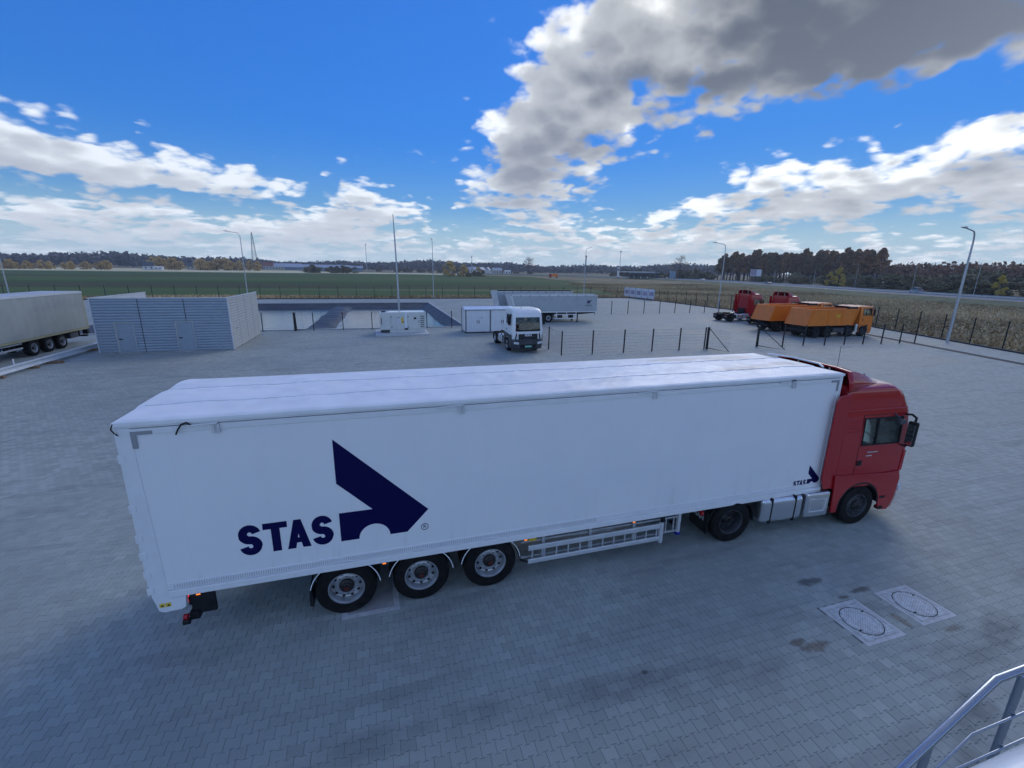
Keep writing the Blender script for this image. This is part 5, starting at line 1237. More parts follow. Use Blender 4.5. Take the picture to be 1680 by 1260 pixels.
# ---- lamp posts
def lamp_post(label, x, y, h, az, arm=1.9, r=.10, m='lamp', group='yard lamp posts', kind='lamp_post', plate=True):
    t = empty(kind, (x, y, 0), R(90 - az), label=label, cat='lamp post', group=group)
    MB().tube([(0, 0, 0), (0, 0, h * .5), (0, 0, h - 1.1)], [r, r * .78, r * .55], 10).build('pole', M[m], t, smooth=40)
    pts = [(0, 0, h - 1.1), (.03, 0, h - .7), (.14, 0, h - .35), (.36, 0, h - .12), (arm * .55, 0, h - .02), (arm, 0, h + .10)]
    MB().tube(pts, [r * .55, r * .5, r * .46, r * .42, r * .4, r * .36], 8).build('arm', M[m], t, smooth=60)
    MB().prism([(arm - .1, h + .05), (arm + .62, h + .12), (arm + .62, h + .16), (arm + .2, h + .21), (arm - .1, h + .16)], -.13, .13).build('lamp_head', M[m], t, bevel=.02)
    if plate: MB().box(-.17, .17, -.17, .17, 0, .03).build('base_plate', M['galv'], t); MB().box(-.045, .045, -r - .012, -r + .02, .55, .95).build('service_door', M['galv'], t)
    return t
lamp_post('tall lamp post at the right fence, nearest the highway', 55.3, 20.9, 10.1, 262, 2.0, .13)
lamp_post('lamp post by the right fence behind the red tractor units', 60.2, 56.9, 10.8, 268, 2.2)
lamp_post('lamp post at the far fence behind the grey tipping trailers', 49.4, 87.6, 11.0, 60, 1.6)
lamp_post('lamp post at the far fence above the settling pond', 15.1, 87.2, 11.6, 190, 1.4)
lamp_post('lamp post at the far fence behind the ribbed enclosure', -19.2, 87.4, 11.8, 262, 1.9)
lamp_post('lamp post beyond the curtain trailer at the left picture edge', -53.9, 87.4, 11.8, 262, 1.9)
t = empty('lightning_mast', (5.78, 39.1, 0), label='lone plain grey mast rising behind the generator', cat='mast')
MB().tube([(0, 0, 0), (-.02, 0, 5.0), (-.12, 0, 9.6)], [.11, .085, .06], 10).build('pole', M['lamp'], t, smooth=40); MB().tube([(-.12, 0, 9.6), (-.16, 0, 11.0)], .035, 8, r1=.03).build('tip', M['lampd'], t); MB().box(-.2, .2, -.2, .2, 0, .03).build('base_plate', M['galv'], t)
b = MB()
# ---- banner boards on the right fence
t = empty('banner_wall', (61.75, 78.0, 0), label='white row of printed banner boards on the fence near the highway', cat='banner')
for i in range(5):
    y = i * 2.55
    k = MB().box(-.06, -.02, y + .02, y + 2.50, .25, 2.35).build('board', M['banner'], t)
    MB().box(-.064, -.061, y + .45, y + 2.15, .85, 1.75).build('print', M['bprint'], k)
for i in range(6): MB().box(-.10, -.065, i * 2.55 - .03, i * 2.55 + .03, 0, 2.4).build('board_post', M['fence'], t)
# ---- a low round of posts standing in the far bay
t = empty('bollard_row', (33.5, 66.0, 0), label='short row of thin dark posts standing in the far bay', cat='posts')
for i in range(4): MB().tube([(i * 1.3, .2 * i, 0), (i * 1.3, .2 * i, .9)], .05, 8).build('post', M['fence'], t)
MB().box(-.4, 4.6, .1, .25, .0, .10).build('foot_rail', M['fence'], t)

# ---- stair railing in the near right corner (landing, then descending to the left)
def railing():
    t = empty('stair_railing', (7.318, -5.953, 2.2), label='steel stair handrail with posts in the near right corner', cat='railing')
    def P(x, z, y=0): return (x, y, z - 2.2)
    dn = .70; Z = 3.547                                     # slope of the flight, height of the landing rail
    def line(z0, x0=0.0): return [P(-3.2 + x0, z0 - dn * 3.2), P(x0, z0), P(x0 + 4.5, z0)]
    MB().tube(line(Z), .023, 14).build('handrail', M['handrail'], t, smooth=50)
    for dz_, x0 in ((.44, -.05), (.73, -.12)): MB().tube(line(Z - dz_, x0), .008, 8).build('mid_rail', M['handrail'], t, smooth=50)
    for x in (.40, -.42, -1.5, -2.5, 1.6, 2.8, 4.0):
        top = Z - .12 + (dn * x if x < 0 else 0)
        MB().tube([P(x, top - 1.25, .03), P(x, top, .03)], .023, 12).build('post', M['handrail'], t, smooth=50)
        MB().tube([P(x, top, .03), P(x, top + .10, .01)], .009, 6).build('pin', M['chrome'], t)
    z0 = Z - 1.10
    MB().prism([(-3.4, z0 - dn * 3.3 - 2.2), (-.10, z0 - 2.2), (4.5, z0 - 2.2), (4.5, z0 - .25 - 2.2), (.02, z0 - .25 - 2.2), (-3.4, z0 - .28 - dn * 3.3 - 2.2)], -.03, .03).build('stringer', M['dgrey'], t)
railing()
t = empty('stair_parapet', (5.9, -6.835, 3.628), label='white rounded parapet rail beside the steel handrail', cat='parapet')
MB().tube([(-1.4, 0, 1.18), (2.6, 0, 1.18)], .075, 20).build('rail', M['wbeam'], t, smooth=50)

# ================================================================== BEYOND THE FENCE
# ---- highway with verge, guard rail, lamps
HWY = [(118, -60), (140, 5), (156, 50), (166, 80), (178, 112), (203, 170), (232, 260), (232, 345), (205, 450), (150, 540), (60, 600), (-80, 640)]
def spline(P, n=12):
    out = []
    for i in range(len(P) - 1):
        p0, p1, p2, p3 = [Vector(P[max(0, min(len(P) - 1, k))]) for k in (i - 1, i, i + 1, i + 2)]
        for j in range(n):
            t_ = j / n; out.append(.5 * ((2 * p1) + (p2 - p0) * t_ + (2 * p0 - 5 * p1 + 4 * p2 - p3) * t_ ** 2 + (3 * p1 - p0 - 3 * p2 + p3) * t_ ** 3))
    return out + [Vector(P[-1])]
HC = spline(HWY)
def offset(o_):
    r_ = []
    for i, p in enumerate(HC):
        d = (HC[min(i + 1, len(HC) - 1)] - HC[max(i - 1, 0)]).normalized(); r_.append((p.x + d.y * o_, p.y - d.x * o_))
    return r_
def ribbon(name, o0, o1, z, m, parent=None, dash=None):
    A, B = offset(o0), offset(o1); b = MB()
    for i in range(len(A) - 1):
        if dash and i % dash: continue
        b.add([(*A[i], z), (*B[i], z), (*B[i + 1], z), (*A[i + 1], z)], [(0, 1, 2, 3)])
    return b.build(name, m, parent)
M['verge'] = mat('green_verge', (.055, .085, .030), .95, var=.3, vscale=.2, dirt=(.13, .11, .06), dscale=.06)
emb = MB(); prof = [(-26, -.15), (-14, .55), (14, .55), (26, -.15)]; OFF = [offset(p[0]) for p in prof]
for i in range(len(HC) - 1):
    for k in range(3): emb.add([(*OFF[k][i], prof[k][1]), (*OFF[k + 1][i], prof[k + 1][1]), (*OFF[k + 1][i + 1], prof[k + 1][1]), (*OFF[k][i + 1], prof[k][1])], [(0, 1, 2, 3)])
tag(emb.build('road_embankment', M['verge']), kind='structure')
for a, c in ((-12.5, -2.0), (2.0, 12.5)):
    rd = tag(ribbon('highway', a, c, .57, M['asphalt']), kind='structure')
    ribbon('edge_line', a + .3, a + .5, .578, M['paint'], rd); ribbon('edge_line', c - .5, c - .3, .578, M['paint'], rd); ribbon('lane_line', (a + c) / 2 - .08, (a + c) / 2 + .08, .578, M['paint'], rd, dash=2)
for o_, lab in ((-13.2, 'steel guard rail on the near side of the highway'), (0.0, 'steel guard rail along the middle of the highway')):
    pts = offset(o_); gr = empty('guard_rail', (*pts[20], 0), label=lab, cat='guard rail'); base = Vector((*pts[20], 0)); b = MB()
    for i in range(6, 110):
        p, q = Vector((*pts[i], .55)) - base, Vector((*pts[i + 1], .55)) - base
        d = (q - p).normalized(); nn = Vector((-d.y, d.x, 0)) * .04
        b.add([p + nn + Vector((0, 0, .42)), q + nn + Vector((0, 0, .42)), q - nn + Vector((0, 0, .58)), p - nn + Vector((0, 0, .58)), p + nn + Vector((0, 0, .75)), q + nn + Vector((0, 0, .75))], [(0, 1, 2, 3), (3, 2, 5, 4)])
    b.build('rail', M['galv'], gr)
    for i in range(6, 110, 1): p = Vector((*pts[i], .55)) - base; MB().box(p.x - .06, p.x + .06, p.y - .06, p.y + .06, .4, 1.25).build('rail_post', M['galv'], gr) if i % 2 == 0 else None
# ---- cars
CARS = {}
def car(label, x, y, heading, paint, van=False):
    t = empty('car', (x, y, .58), heading, label=label, cat='car', group='cars on the highway')
    key = (paint.name, van)
    if key not in CARS:
        L = 2.25; prof = [(-L, .35, .55), (-L + .05, .80, .90), (-1.6, .86, 1.02), (-1.15, .88, 1.42 if not van else 1.75), (.1, .88, 1.47 if not van else 1.8), (.95, .86, 1.02), (1.9, .84, .86), (L - .06, .78, .70), (L, .35, .52)]
        rings = [[(x_, -.82, .32), (x_, -.86, min(zb, .75)), (x_, -.80 if zt < 1.2 else -.68, zt), (x_, .80 if zt < 1.2 else .68, zt), (x_, .86, min(zb, .75)), (x_, .82, .32)] for x_, zb, zt in prof]
        body = loft(rings, False, False, False); body.f += [tuple(range(6))[::-1], tuple((len(rings) - 1) * 6 + j for j in range(6))]
        for i in range(len(rings) - 1): body.f.append((i * 6 + 5, i * 6, (i + 1) * 6, (i + 1) * 6 + 5))
        zt = 1.38 if not van else 1.68
        gl = MB(); 
        for s in (-1, 1): gl.add([(-1.45, s * .845, .98), (.80, s * .845, .98), (.15, s * .725, zt), (-1.1, s * .725, zt)], [(0, 1, 2, 3)])
        sc = MB(); sc.add([(.98, -.70, 1.03), (.98, .70, 1.03), (.20, .62, zt + .05), (.20, -.62, zt + .05)], [(0, 1, 2, 3)]); sc.add([(-1.66, -.70, 1.05), (-1.66, .70, 1.05), (-1.22, .62, zt), (-1.22, -.62, zt)], [(0, 1, 2, 3)])
        CARS[key] = (body.mesh('body', paint, 30), gl.mesh('window', M['carglass']), sc.mesh('windscreen', M['carglass']), MB().lathe([(.001, -.1), (.2, -.1), (.31, -.09), (.33, 0), (.31, .09), (.2, .1), (.001, .1)], 16).mesh('wheel', M['rubber'], 30), MB().box(2.2, 2.27, -.75, .75, .55, .66).mesh('headlight', M['lens']), MB().box(-2.27, -2.2, -.78, .78, .75, .86).mesh('tail_light', M['redlamp']))
    bo, gl, sc, wh, hl, tl = CARS[key]
    for nm, me in (('body', bo), ('window', gl), ('windscreen', sc), ('headlight', hl), ('tail_light', tl)): obj(nm, me, t)
    for xx in (-1.35, 1.4):
        for yy in (-.74, .74): obj('wheel', wh, t, (xx, yy, .33))
    return t
def hw(i, o_):
    p = Vector(offset(o_)[i]); d = HC[min(i + 1, len(HC) - 1)] - HC[i]; return p.x, p.y, math.atan2(d.y, d.x)
def near_idx(x, y): return min(range(len(HC) - 1), key=lambda i: (HC[i] - Vector((x, y))).length)
for lab, x, y, o_, pt, van in (('dark car on the highway, rightmost behind the tall lamp post', 150, 62, 5, M['cargrey'], True), ('pale blue van on the highway beyond the orange tippers', 168, 105, 5, M['carblue'], True),
                               ('small dark car on the highway in front of the billboard', 206, 181, -5, M['cargrey'], False), ('white car on the highway left of the billboard', 226, 262, -8, M['carwhite'], False), ('grey car on the highway near the filling station', 230, 305, -8, M['cargrey'], False), ('silver car turning off by the filling station price sign', 222, 365, -8, M['alup'], False)):
    i = near_idx(x, y); cx, cy, hd = hw(i, o_); car(lab, cx, cy, hd, pt, van)
# ---- highway lamps
k = 0
for i, o_, lab in ((near_idx(158, 60), 14, 'rightmost'), (near_idx(170, 92), 14, 'second from the right'), (near_idx(178, 115), 14, 'third from the right'), (near_idx(193, 150), 14, 'fourth from the right'), (near_idx(205, 178), 14, 'fifth from the right'), (near_idx(218, 215), 14, 'sixth from the right'), (near_idx(232, 262), 14, 'just right of the lone tree'), (near_idx(234, 330), 14, 'beside the filling station'), (near_idx(224, 390), 14, 'left of the filling station')):
    x, y, hd = hw(i, o_); lamp_post('slim highway lamp, %s of the row across the road' % lab if 'right' in lab and 'tree' not in lab else 'slim highway lamp %s' % lab, x, y, 10.5, 90 - math.degrees(hd) - 90, 1.8, .085, 'lamp', 'highway lamps', 'highway_lamp', False)
# ---- filling station
t = empty('filling_station', (214, 330, .4), R(-62), label='filling station with flat white canopy across the highway', cat='building')
MB().box(-13, 13, -4.5, 4.5, 5.0, 5.7).build('canopy', M['wallw'], t)
for x in (-9, -3, 3, 9): MB().box(x - .25, x + .25, -.25, .25, 0, 5.0).build('column', M['lampd'], t); MB().box(x - .5, x + .5, 1.5, 2.2, 0, 1.7).build('pump', M['wallw'], t)
MB().box(-12, 12, 9, 16, 0, 4.6).build('shop_wall', M['lampd'], t); MB().box(-12.4, 12.4, 8.6, 16.4, 4.6, 5.1).build('shop_roof', M['roofgrey'], t)
for i in range(6): MB().box(-11 + i * 3.8, -8 + i * 3.8, 8.93, 8.99, .6, 3.6).build('shop_window', M['pane'], t)
t = empty('price_sign', (192, 322, .4), R(-40), label='white price sign pylon left of the filling station', cat='sign'); MB().box(-.9, .9, -.2, .2, 1.2, 8.5).build('panel', M['wallw'], t); MB().box(-.7, .7, -.24, -.2, 6.2, 7.6).build('panel_top', M['lampd'], t); MB().box(-.3, .3, -.15, .15, 0, 1.2).build('foot', M['lampd'], t)
# ---- billboard, panel back, chimney, pylon, masts
t = empty('billboard', (231, 222, .2), R(-50), label='billboard with pale poster in front of the wood', cat='billboard'); MB().box(-3, 3, -.1, .1, 4.2, 8.2).build('panel', M['banner'], t); MB().box(-2.8, .4, -.13, -.1, 4.4, 8.0).build('poster', M['bprint'], t); MB().box(.4, 2.8, -.13, -.1, 4.4, 8.0).build('poster', M['banner'], t); MB().tube([(0, 0, 0), (0, 0, 4.2)], .3, 10).build('mast', M['lampd'], t); MB().box(-3.1, 3.1, -.16, .16, 4.0, 4.2).build('frame_bar', M['lampd'], t)
t = empty('road_sign_gantry', (207, 272, .4), R(-55), label='blue-grey road sign panel standing under the lone bare tree', cat='sign'); MB().box(-2.2, 2.2, -.08, .08, 1.4, 6.4).build('panel', M['carblue'], t); MB().box(-1.8, -1.6, .09, .25, 0, 6.2).build('leg', M['lampd'], t); MB().box(1.6, 1.8, .09, .25, 0, 6.2).build('leg', M['lampd'], t)
t = empty('chimney', (308, 622, 0), label='slender dark chimney standing above the far roofs', cat='chimney'); MB().tube([(0, 0, 0), (0, 0, 26)], 1.1, 12, r1=.8).build('shaft', M['lampd'], t); MB().tube([(0, 0, 26), (0, 0, 28)], 1.3, 12).build('crown', M['pane'], t)
def pylon(label, x, y, h):
    t = empty('lattice_tower', (x, y, 0), label=label, cat='tower'); w_ = lambda z: 4.2 * (1 - z / h) + .5
    for sx, sy in ((1, 1), (1, -1), (-1, 1), (-1, -1)): MB().tube([(sx * w_(0), sy * w_(0), 0), (sx * w_(h), sy * w_(h), h)], .22, 4).build('leg', M['lampd'], t)
    n_ = 9
    for i in range(n_):
        z0, z1 = h * i / n_, h * (i + 1) / n_; b = MB()
        for (ax, ay), (bx, by) in (((1, 1), (1, -1)), ((1, -1), (-1, -1)), ((-1, -1), (-1, 1)), ((-1, 1), (1, 1))):
            b.tube([(ax * w_(z0), ay * w_(z0), z0), (bx * w_(z1), by * w_(z1), z1)], .12, 4); b.tube([(bx * w_(z0), by * w_(z0), z0), (ax * w_(z1), ay * w_(z1), z1)], .12, 4); b.tube([(ax * w_(z1), ay * w_(z1), z1), (bx * w_(z1), by * w_(z1), z1)], .10, 4)
        b.build('bracing', M['lampd'], t)
pylon('tall lattice tower beyond the golden trees on the left horizon', -190.8, 871.5, 60)
for x, y, h, lab in ((-8, 793, 44, 'thin pale mast above the far roofs left of the lamp mast'), (330, 560, 34, 'thin mast right of the dark chimney'), (150, 700, 26, 'thin mast above the white village houses')):
    t = empty('mast', (x, y, 0), label=lab, cat='mast'); MB().tube([(0, 0, 0), (0, 0, h)], .5, 6, r1=.3).build('pole', M['lamp'], t); MB().box(-.8, .8, -.8, .8, h - 3, h - 1).build('antenna', M['lamp'], t)
# ---- far buildings
def house(label, x, y, w_, d, h, rh, wall, roof, rz=0, group=None, cat='building'):
    t = empty('far_house', (x, y, 0), rz, label=label, cat=cat, group=group)
    MB().box(-w_ / 2, w_ / 2, -d / 2, d / 2, 0, h).build('wall', M[wall], t)
    MB().prism([(-d / 2 - .5, h - .2), (0, h + rh), (d / 2 + .5, h - .2)], -w_ / 2 - .5, w_ / 2 + .5, 'yz').build('roof', M[roof], t)
    for i in range(max(2, int(w_ / 4))): u_ = -w_ / 2 + (i + .5) * w_ / max(2, int(w_ / 4)); MB().box(u_ - .6, u_ + .6, -d / 2 - .05, -d / 2 + .02, h * .35, h * .75).build('window', M['pane'], t)
    return t
house('white farmhouse with dark gable roof on the sunny strip at left', -221.7, 560, 9, 8, 4, 4, 'wallw', 'lampd', R(20)); house('low white barn beside the white farmhouse', -211, 556, 7, 5, 3, .8, 'wallw', 'wallw')
house('long pale farm building between the golden bushes', -205, 650, 24, 9, 4, 4, 'wallp', 'lampd', R(10)); house('small red-roofed house left of the lattice tower', -188, 640, 10, 8, 4, 4, 'wallp', 'roofred', R(-10)); house('low grey farm shed right of the long pale building', -170, 655, 14, 8, 3, 2, 'wallp', 'lampd')
house('large hangar with pale curved roof, left of the two', -131.8, 781, 52, 24, 5, 5, 'wallp', 'roofgrey'); house('long blue-grey hangar, right of the two', -88, 766, 74, 24, 5, 4, 'carblue', 'roofgrey'); house('brick-red house in front of the hangars', -152, 775, 14, 10, 6, 5, 'roofred', 'roofred')
house('grey warehouse below the far forest left of the lamp mast', -49, 811, 30, 14, 5, 4, 'wallp', 'roofgrey'); house('small pale warehouse just right of the grey one', -24, 812, 18, 12, 5, 3, 'carblue', 'roofgrey')
for i, (x, y) in enumerate(((141.9, 679), (150, 676), (160, 675), (173.7, 692), (186, 680))): house('white village house, %s in the row behind the bare tree' % ('first', 'second', 'third', 'fourth', 'fifth')[i], x, y, 9, 8, 5, 4, 'wallw', 'roofgrey', R(20 * i), 'white village houses')
house('cream house with yellow front at the far roadside', 157, 573, 12, 8, 5, 3, 'wallp', 'roofgrey'); house('white van-sized kiosk on the far roadside', 176, 588, 8, 5, 4, 1, 'wallw', 'wallw')
t = empty('far_truck', (139, 330, .2), R(160), label='small orange-red lorry standing at the far roadside', cat='truck'); MB().box(-3.6, 1.2, -1.2, 1.2, .9, 3.0).build('load_box', M['orange'], t); MB().box(1.3, 3.2, -1.2, 1.2, .6, 2.9).build('cab', M['red'], t, bevel=.1)
for x in (-2.8, 2.2):
    for y in (-1.1, 1.1): MB().lathe([(.001, -.15), (.5, -.15), (.5, .15), (.001, .15)], 14, Matrix.Translation((x, y, .5))).build('wheel', M['rubber'], t)

# ---- foliage
def leaf_mat(name, c0, c1, c2):
    m = bpy.data.materials.new(name); m.use_nodes = True; t = m.node_tree; n = NT(t); p = t.nodes['Principled BSDF']
    pos = n.n('ShaderNodeNewGeometry').outputs['Position']; oi = n.n('ShaderNodeObjectInfo').outputs['Random']
    f = n.noise(pos, .22, 3, .6); g2 = n.noise(pos, 1.7, 2, .5)
    c = n.mix(n.step(f, .35, .65), c0, c1); c = n.mix(n.m('MULTIPLY', n.step(g2, .5, .75), .6), c, c2); c = n.mix(n.m('MULTIPLY', oi, .35), c, c2)
    t.links.new(c, p.inputs['Base Color']); p.inputs['Roughness'].default_value = .85; p.inputs['Specular IOR Level'].default_value = .15
    return m
LF = dict(oak=leaf_mat('oak_leaf', (.26, .155, .08), (.40, .215, .10), (.18, .16, .08)), pine=leaf_mat('dark_leaf', (.17, .145, .085), (.27, .19, .10), (.30, .18, .10)), gold=leaf_mat('golden_leaf', (.66, .46, .18), (.78, .58, .26), (.48, .35, .16)),  # golden leaves carry sunlight in their colour, on top of autumn yellow
          yellow=leaf_mat('yellow_leaf', (.55, .38, .08), (.66, .48, .11), (.32, .29, .08)), bush=leaf_mat('bush_leaf', (.18, .155, .095), (.27, .215, .125), (.13, .155, .08)), bare=leaf_mat('sparse_leaf', (.28, .17, .11), (.36, .20, .12), (.18, .14, .11)), far=leaf_mat('far_leaf', (.15, .14, .14), (.22, .175, .155), (.13, .145, .135)))
def leaves(b, rng, cen, rad, n_, size, flat=.8):
    """n leaf quads scattered in an ellipsoid, denser towards its skin"""
    d = rng.normal(size=(n_, 3)); d /= np.linalg.norm(d, axis=1)[:, None]; r_ = rng.random(n_) ** .42
    P = np.array(cen) + d * r_[:, None] * np.array(rad)
    A = rng.normal(size=(n_, 3)); A /= np.linalg.norm(A, axis=1)[:, None]; B = np.cross(A, rng.normal(size=(n_, 3))); B /= np.linalg.norm(B, axis=1)[:, None]
    s = size * (0.6 + .8 * rng.random(n_))[:, None]
    V = np.stack([P - A * s - B * s * .6, P + A * s - B * s * .6, P + A * s * .7 + B * s * .6, P - A * s * .7 + B * s * .6], 1).reshape(-1, 3)
    o = len(b.v); b.v += [tuple(v) for v in V]; b.f += [(o + 4 * i, o + 4 * i + 1, o + 4 * i + 2, o + 4 * i + 3) for i in range(n_)]
def raw_mesh(b, name, m):
    me = bpy.data.meshes.new(name); me.from_pydata(b.v, [], b.f); me.materials.append(m); me.update(); return me
def tree_kind(seed, h, crown0, spread, leafm, bark, clumps, per, size, limbs=7, lean=.05):
    rng = np.random.default_rng(seed); tr = MB(); lf = MB()
    top = (rng.normal(0, lean * h), rng.normal(0, lean * h), h * .93)
    tr.tube([(0, 0, -.2), (top[0] * .3, top[1] * .3, h * .4), (top[0] * .7, top[1] * .7, h * .7), top], [h * .019 + .06, h * .015 + .04, h * .008 + .03, .03], 7)
    for i in range(limbs):
        z = h * (crown0 + (.9 - crown0) * rng.random()); a = rng.random() * 6.28; L = spread * (.5 + .6 * rng.random()); base = (top[0] * z / h, top[1] * z / h, z * .92)
        mid = (base[0] + math.cos(a) * L * .5, base[1] + math.sin(a) * L * .5, z + L * .12); e = (base[0] + math.cos(a) * L, base[1] + math.sin(a) * L, z + L * .45)
        tr.tube([base, mid, e], [h * .006 + .02, h * .004 + .015, .02], 5)
    for i in range(clumps):
        z = h * (crown0 + (1 - crown0) * (i + rng.random()) / clumps); k = math.sin(math.pi * min(1, max(.12, (z / h - crown0) / (1 - crown0) * .8 + .22))) ** .7
        a = rng.random() * 6.28; rr = spread * k * (.25 + .75 * rng.random() ** .6); r_ = spread * (.26 + .22 * rng.random())
        leaves(lf, rng, (top[0] * z / h + math.cos(a) * rr, top[1] * z / h + math.sin(a) * rr, min(z, h - r_ * .3)), (r_, r_, r_ * .75), per, size)
    return tr.mesh('trunk', M[bark], 60), raw_mesh(lf, 'crown', LF[leafm])
OAKS = [tree_kind(10 + i, h, .38, sp, lm, bk, 34, 62, .40) for i, (h, sp, lm, bk) in enumerate(((23, 4.6, 'oak', 'bark'), (21, 4.2, 'pine', 'bark'), (24, 4.4, 'oak', 'barkp'), (22, 3.6, 'pine', 'barkp'), (20, 4.8, 'oak', 'bark')))]
YEL = [tree_kind(30 + i, 7.5, .12, 2.0, 'yellow', 'bark', 16, 60, .20) for i in range(2)]
GOLD = [tree_kind(40 + i, 11, .10, 4.0, 'gold', 'bark', 16, 46, .5) for i in range(3)]
BUSH = [tree_kind(50 + i, 3.6, .05, 2.4, 'bush', 'bark', 12, 55, .22, 4) for i in range(3)]
LONE = tree_kind(60, 19, .32, 7.5, 'bare', 'bark', 40, 26, .22, 26)
BARE2 = tree_kind(61, 24, .35, 8.5, 'bare', 'bark', 34, 20, .35, 22)
def tree(name, label, kind, x, y, rz, sc, group, cat='tree'):
    t = empty(name, (x, y, -.1), rz, label=label, cat=cat, group=group); t.scale = sc if isinstance(sc, tuple) else (sc, sc, sc)
    obj('trunk', kind[0], t); obj('crown', kind[1], t); return t
rnd = random.Random(11)
def ordinal(k): return '%d%s' % (k, 'th' if 10 <= k % 100 <= 20 else {1: 'st', 2: 'nd', 3: 'rd'}.get(k % 10, 'th'))
def number(things, phrase):
    things.sort(key=lambda o: math.atan2(o.location.x - 3.63, o.location.y + 7.24))
    for k_, o in enumerate(things): o['label'] = phrase % ordinal(k_ + 1)
# the wood across the highway: trees one can tell apart at its front, row by row
W0, W1 = Vector((282, 316)), Vector((305, 198))
wood = []
for r_ in range(5):
    for i in range(24):
        u_ = (i + rnd.random() * .8) / 24; p = W0.lerp(W1, u_) + Vector((7.4 * r_ + 4 * rnd.random(), 5.6 * r_ + rnd.random() * 3)) + Vector((math.sin(u_ * 3.1) * 10, 0))
        if u_ > .93 and r_ > 2: continue
        wood.append((p.x, p.y, r_))
ROWS = {}
for j, (x, y, r_) in enumerate(wood):
    kd = rnd.choice(OAKS); sc = rnd.uniform(.86, 1.0); back = r_ > 1
    o_ = tree('wood_tree', 'tall brown-leaved tree of the dense wood across the highway', kd, x, y, rnd.random() * 6.28, (sc, sc, sc * rnd.uniform(.92, 1.06)), 'trees of the wood across the highway')
    ROWS.setdefault(r_, []).append(o_)
for r_, L_ in ROWS.items(): number(L_, 'tall brown-leaved tree, %s from the left in the ' + ('front', 'second', 'third', 'fourth', 'fifth')[r_] + ' row of the wood')
for i, (x, y, s_) in enumerate(((214, 172, 1.0), (205, 160, 1.25), (176, 84, .9), (158, 40, .8))):
    tree('yellow_tree', 'young yellow tree, %s along the far side of the highway' % ('leftmost', 'second from the left', 'third from the left', 'rightmost')[i], YEL[i % 2], x + 18, y + 2, i, s_, 'young yellow trees by the highway')
tree('bare_tree', 'lone half-bare tree standing left of the wood', LONE, 250, 322, 1.0, 1.0, None)
tree('bare_tree', 'broad dark bare tree beyond the village houses in the centre', BARE2, 182, 520, 2.0, (1.0, 1.0, .85), None)
def strip_bushes(label, pts, n_, sp, kinds, sc, group, name='bush', cat='bush'):
    P = spline(pts, 20); made = []
    for i in range(n_):
        p = P[int(rnd.random() * (len(P) - 1))]; s_ = rnd.uniform(*sc)
        made.append(tree(name, label, rnd.choice(kinds), p.x + rnd.gauss(0, sp), p.y + rnd.gauss(0, sp), rnd.random() * 6.28, (s_ * 1.3, s_ * 1.3, s_), group, cat))
    number(made, label + ', %s from the left')
strip_bushes('brown-green bush along the foot of the wood', [(200, 92), (232, 138), (262, 190), (268, 255)], 60, 5, BUSH, (.9, 1.9), 'bushes at the foot of the wood')
strip_bushes('dull bush in the scrub right of the wood', [(182, 8), (206, 56), (236, 100), (268, 130)], 46, 9, BUSH, (1.2, 2.6), 'bushes in the right-hand scrub')
strip_bushes('low bush in the scrub behind the lone half-bare tree', [(262, 300), (258, 360), (255, 420)], 36, 8, BUSH, (1.2, 2.2), 'bushes behind the lone tree')
strip_bushes('orange-brown bush at the edge of the green field', [(64, 345), (80, 368), (92, 380)], 9, 4, BUSH + GOLD[:1], (.6, 1.1), 'bushes at the field edge')
strip_bushes('rounded bush in the hedge standing alone in the field', [(-55, 488), (-18, 493)], 12, 3, BUSH, (1.2, 2.0), 'bushes of the field hedge')
strip_bushes('golden autumn bush on the sunny strip below the far forest', [(-345, 500), (-300, 515), (-245, 535)], 34, 5, GOLD, (.4, .8), 'golden bushes on the left horizon')
strip_bushes('golden autumn tree near the farm houses on the left horizon', [(-232, 600), (-200, 612), (-165, 618), (-122, 612)], 34, 7, GOLD, (.6, 1.25), 'golden trees by the farm')
strip_bushes('dark bush near the far village', [(0, 700), (60, 660), (130, 640), (210, 600)], 34, 12, BUSH, (.8, 2.0), 'bushes by the far village')
# ---- far forests that read as one mass
def forest(name, label, line, depth, h, n_, size, seed, lm='far'):
    rng = np.random.default_rng(seed); P = np.array([tuple(p) for p in spline(line, 10)]); b = MB()
    seg = np.linalg.norm(np.diff(P, axis=0), axis=1); cs = np.concatenate([[0], np.cumsum(seg)])
    for i in range(n_):
        s_ = rng.random() * cs[-1]; x = np.interp(s_, cs, P[:, 0]); y = np.interp(s_, cs, P[:, 1]); dd = rng.random() * depth; l = math.hypot(x, y)
        x += x / l * dd; y += y / l * dd; hh = h * (.72 + .3 * rng.random() + .16 * math.sin(s_ * .011 + seed) + .10 * math.sin(s_ * .034))
        leaves(b, rng, (x, y, hh * .55), (size * 2.6, size * 2.6, hh * .47), 22, size)
    o = obj(name, raw_mesh(b, name, LF[lm])); tag(o, label, 'forest', kind='stuff')
forest('far_forest', 'dark forest band along the left and middle horizon', [(-900, 560), (-560, 820), (-300, 960), (0, 1060), (260, 980), (520, 860), (760, 700)], 180, 21, 3600, 2.2, 1)
forest('far_forest', 'brown wood on the right horizon beyond the highway', [(318, 205), (330, 150), (322, 95), (300, 20), (280, -60)], 60, 12.5, 900, 1.2, 2, 'bare')
forest('far_forest', 'distant thin wood between the dense wood and the right edge', [(560, 470), (640, 380), (700, 260), (720, 120)], 120, 20, 700, 2.2, 3)
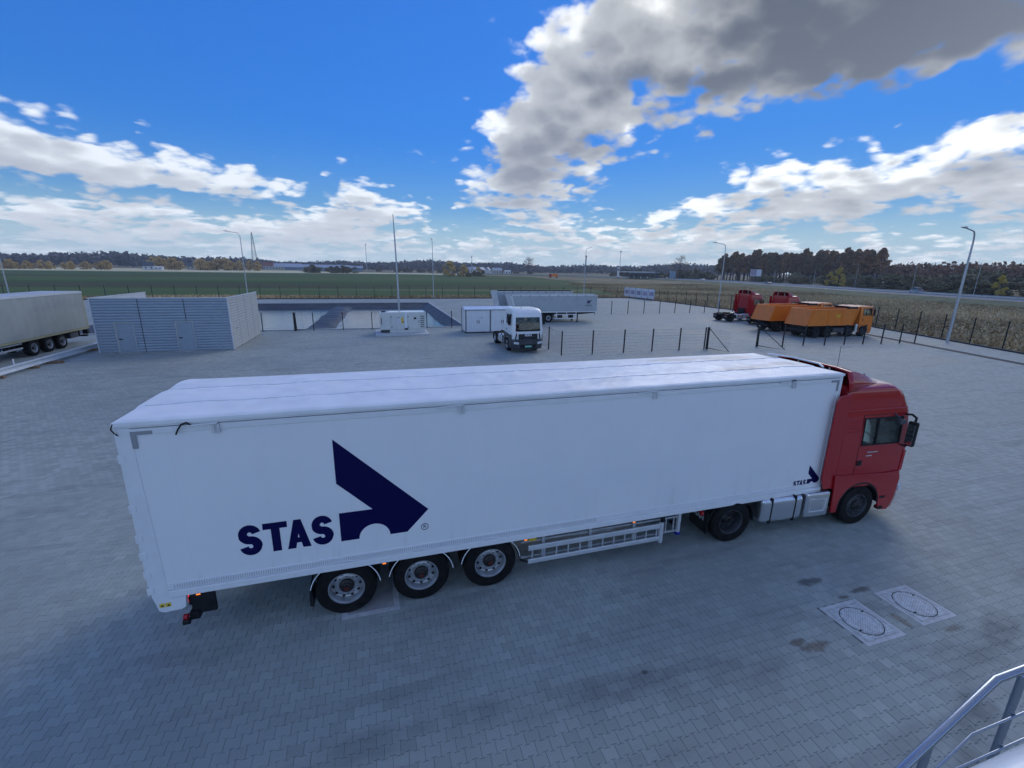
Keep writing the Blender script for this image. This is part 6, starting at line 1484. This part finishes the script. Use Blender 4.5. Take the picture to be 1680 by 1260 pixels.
# ---- dry grass of the meadow and the weedy strip behind the far fence
def grass():
    rng = np.random.default_rng(8); N = 70000
    y = rng.uniform(-25, 200, N); xf = np.interp(y, [-25, 14.2, 31.8, 88.6, 200], [39.5, 55.5, 62.4, 63, 92]); w_ = np.interp(y, [-25, 60, 112, 200], [72, 78, 88, 92])
    x = xf + .4 + (rng.random(N) ** 1.25) * w_ * .92
    k2 = 9000; x2 = rng.uniform(-76, 62, k2); y2 = rng.uniform(88.9, 96, k2); x = np.concatenate([x, x2]); y = np.concatenate([y, y2]); n_ = len(x)
    patch = np.sin(x * .13 + 2 * np.sin(y * .06)) + np.sin(y * .17 + 1.5 * np.sin(x * .07)) + rng.normal(0, .5, n_)
    h = np.where(patch > 0, rng.uniform(.30, .65, n_), rng.uniform(.18, .42, n_)); a = rng.random(n_) * 6.28; wd = rng.uniform(.05, .16, n_); lx = rng.normal(0, .2, n_); ly = rng.normal(0, .2, n_)
    z0 = np.full(n_, -.15); c, s = np.cos(a), np.sin(a)
    V = np.stack([np.stack([x - c * wd, y - s * wd, z0], 1), np.stack([x + c * wd, y + s * wd, z0], 1), np.stack([x + lx + c * wd * .5, y + ly + s * wd * .5, z0 + h], 1), np.stack([x + lx - s * wd * 1.2, y + ly + c * wd * 1.2, z0 + h * .8], 1)], 1).reshape(-1, 3)
    me = bpy.data.meshes.new('dry_grass'); F = np.arange(4 * n_).reshape(-1, 4); me.vertices.add(4 * n_); me.vertices.foreach_set('co', V.ravel()); me.loops.add(4 * n_); me.loops.foreach_set('vertex_index', F.ravel()); me.polygons.add(n_); me.polygons.foreach_set('loop_start', np.arange(0, 4 * n_, 4)); me.polygons.foreach_set('loop_total', np.full(n_, 4))
    at = me.attributes.new('tone', 'FLOAT', 'POINT'); at.data.foreach_set('value', np.repeat(np.clip(.5 + .22 * patch + rng.normal(0, .15, n_), 0, 1), 4))
    me.update(); me.validate()
    m = bpy.data.materials.new('dry_grass'); m.use_nodes = True; t = m.node_tree; n = NT(t); p = t.nodes['Principled BSDF']; av = n.n('ShaderNodeAttribute', attribute_name='tone').outputs['Fac']
    t.links.new(n.mix(av, (.27, .205, .115), (.66, .51, .30)), p.inputs['Base Color']); p.inputs['Roughness'].default_value = .9; p.inputs['Specular IOR Level'].default_value = .1
    me.materials.append(m); tag(obj('dry_grass', me), 'tall dry grass of the meadow beyond the right fence', 'grass', kind='stuff')
grass()

# ------------------------------------------------------------------ the air: a thin autumn haze over the whole plain
_b2 = MB().box(-1500, 1300, -200, 1500, -2.6, 66)
_me = bpy.data.meshes.new('haze'); _me.from_pydata(_b2.v, [], _b2.f)
_m = bpy.data.materials.new('haze'); _m.use_nodes = True; _t = _m.node_tree; _t.nodes.clear()
_v = _t.nodes.new('ShaderNodeVolumePrincipled'); _v.inputs['Color'].default_value = (.80, .88, 1.0, 1); _v.inputs['Density'].default_value = .00023; _v.inputs['Anisotropy'].default_value = .2
_o = _t.nodes.new('ShaderNodeOutputMaterial'); _t.links.new(_v.outputs[0], _o.inputs['Volume']); _me.materials.append(_m)
tag(obj('haze', _me), kind='stuff')
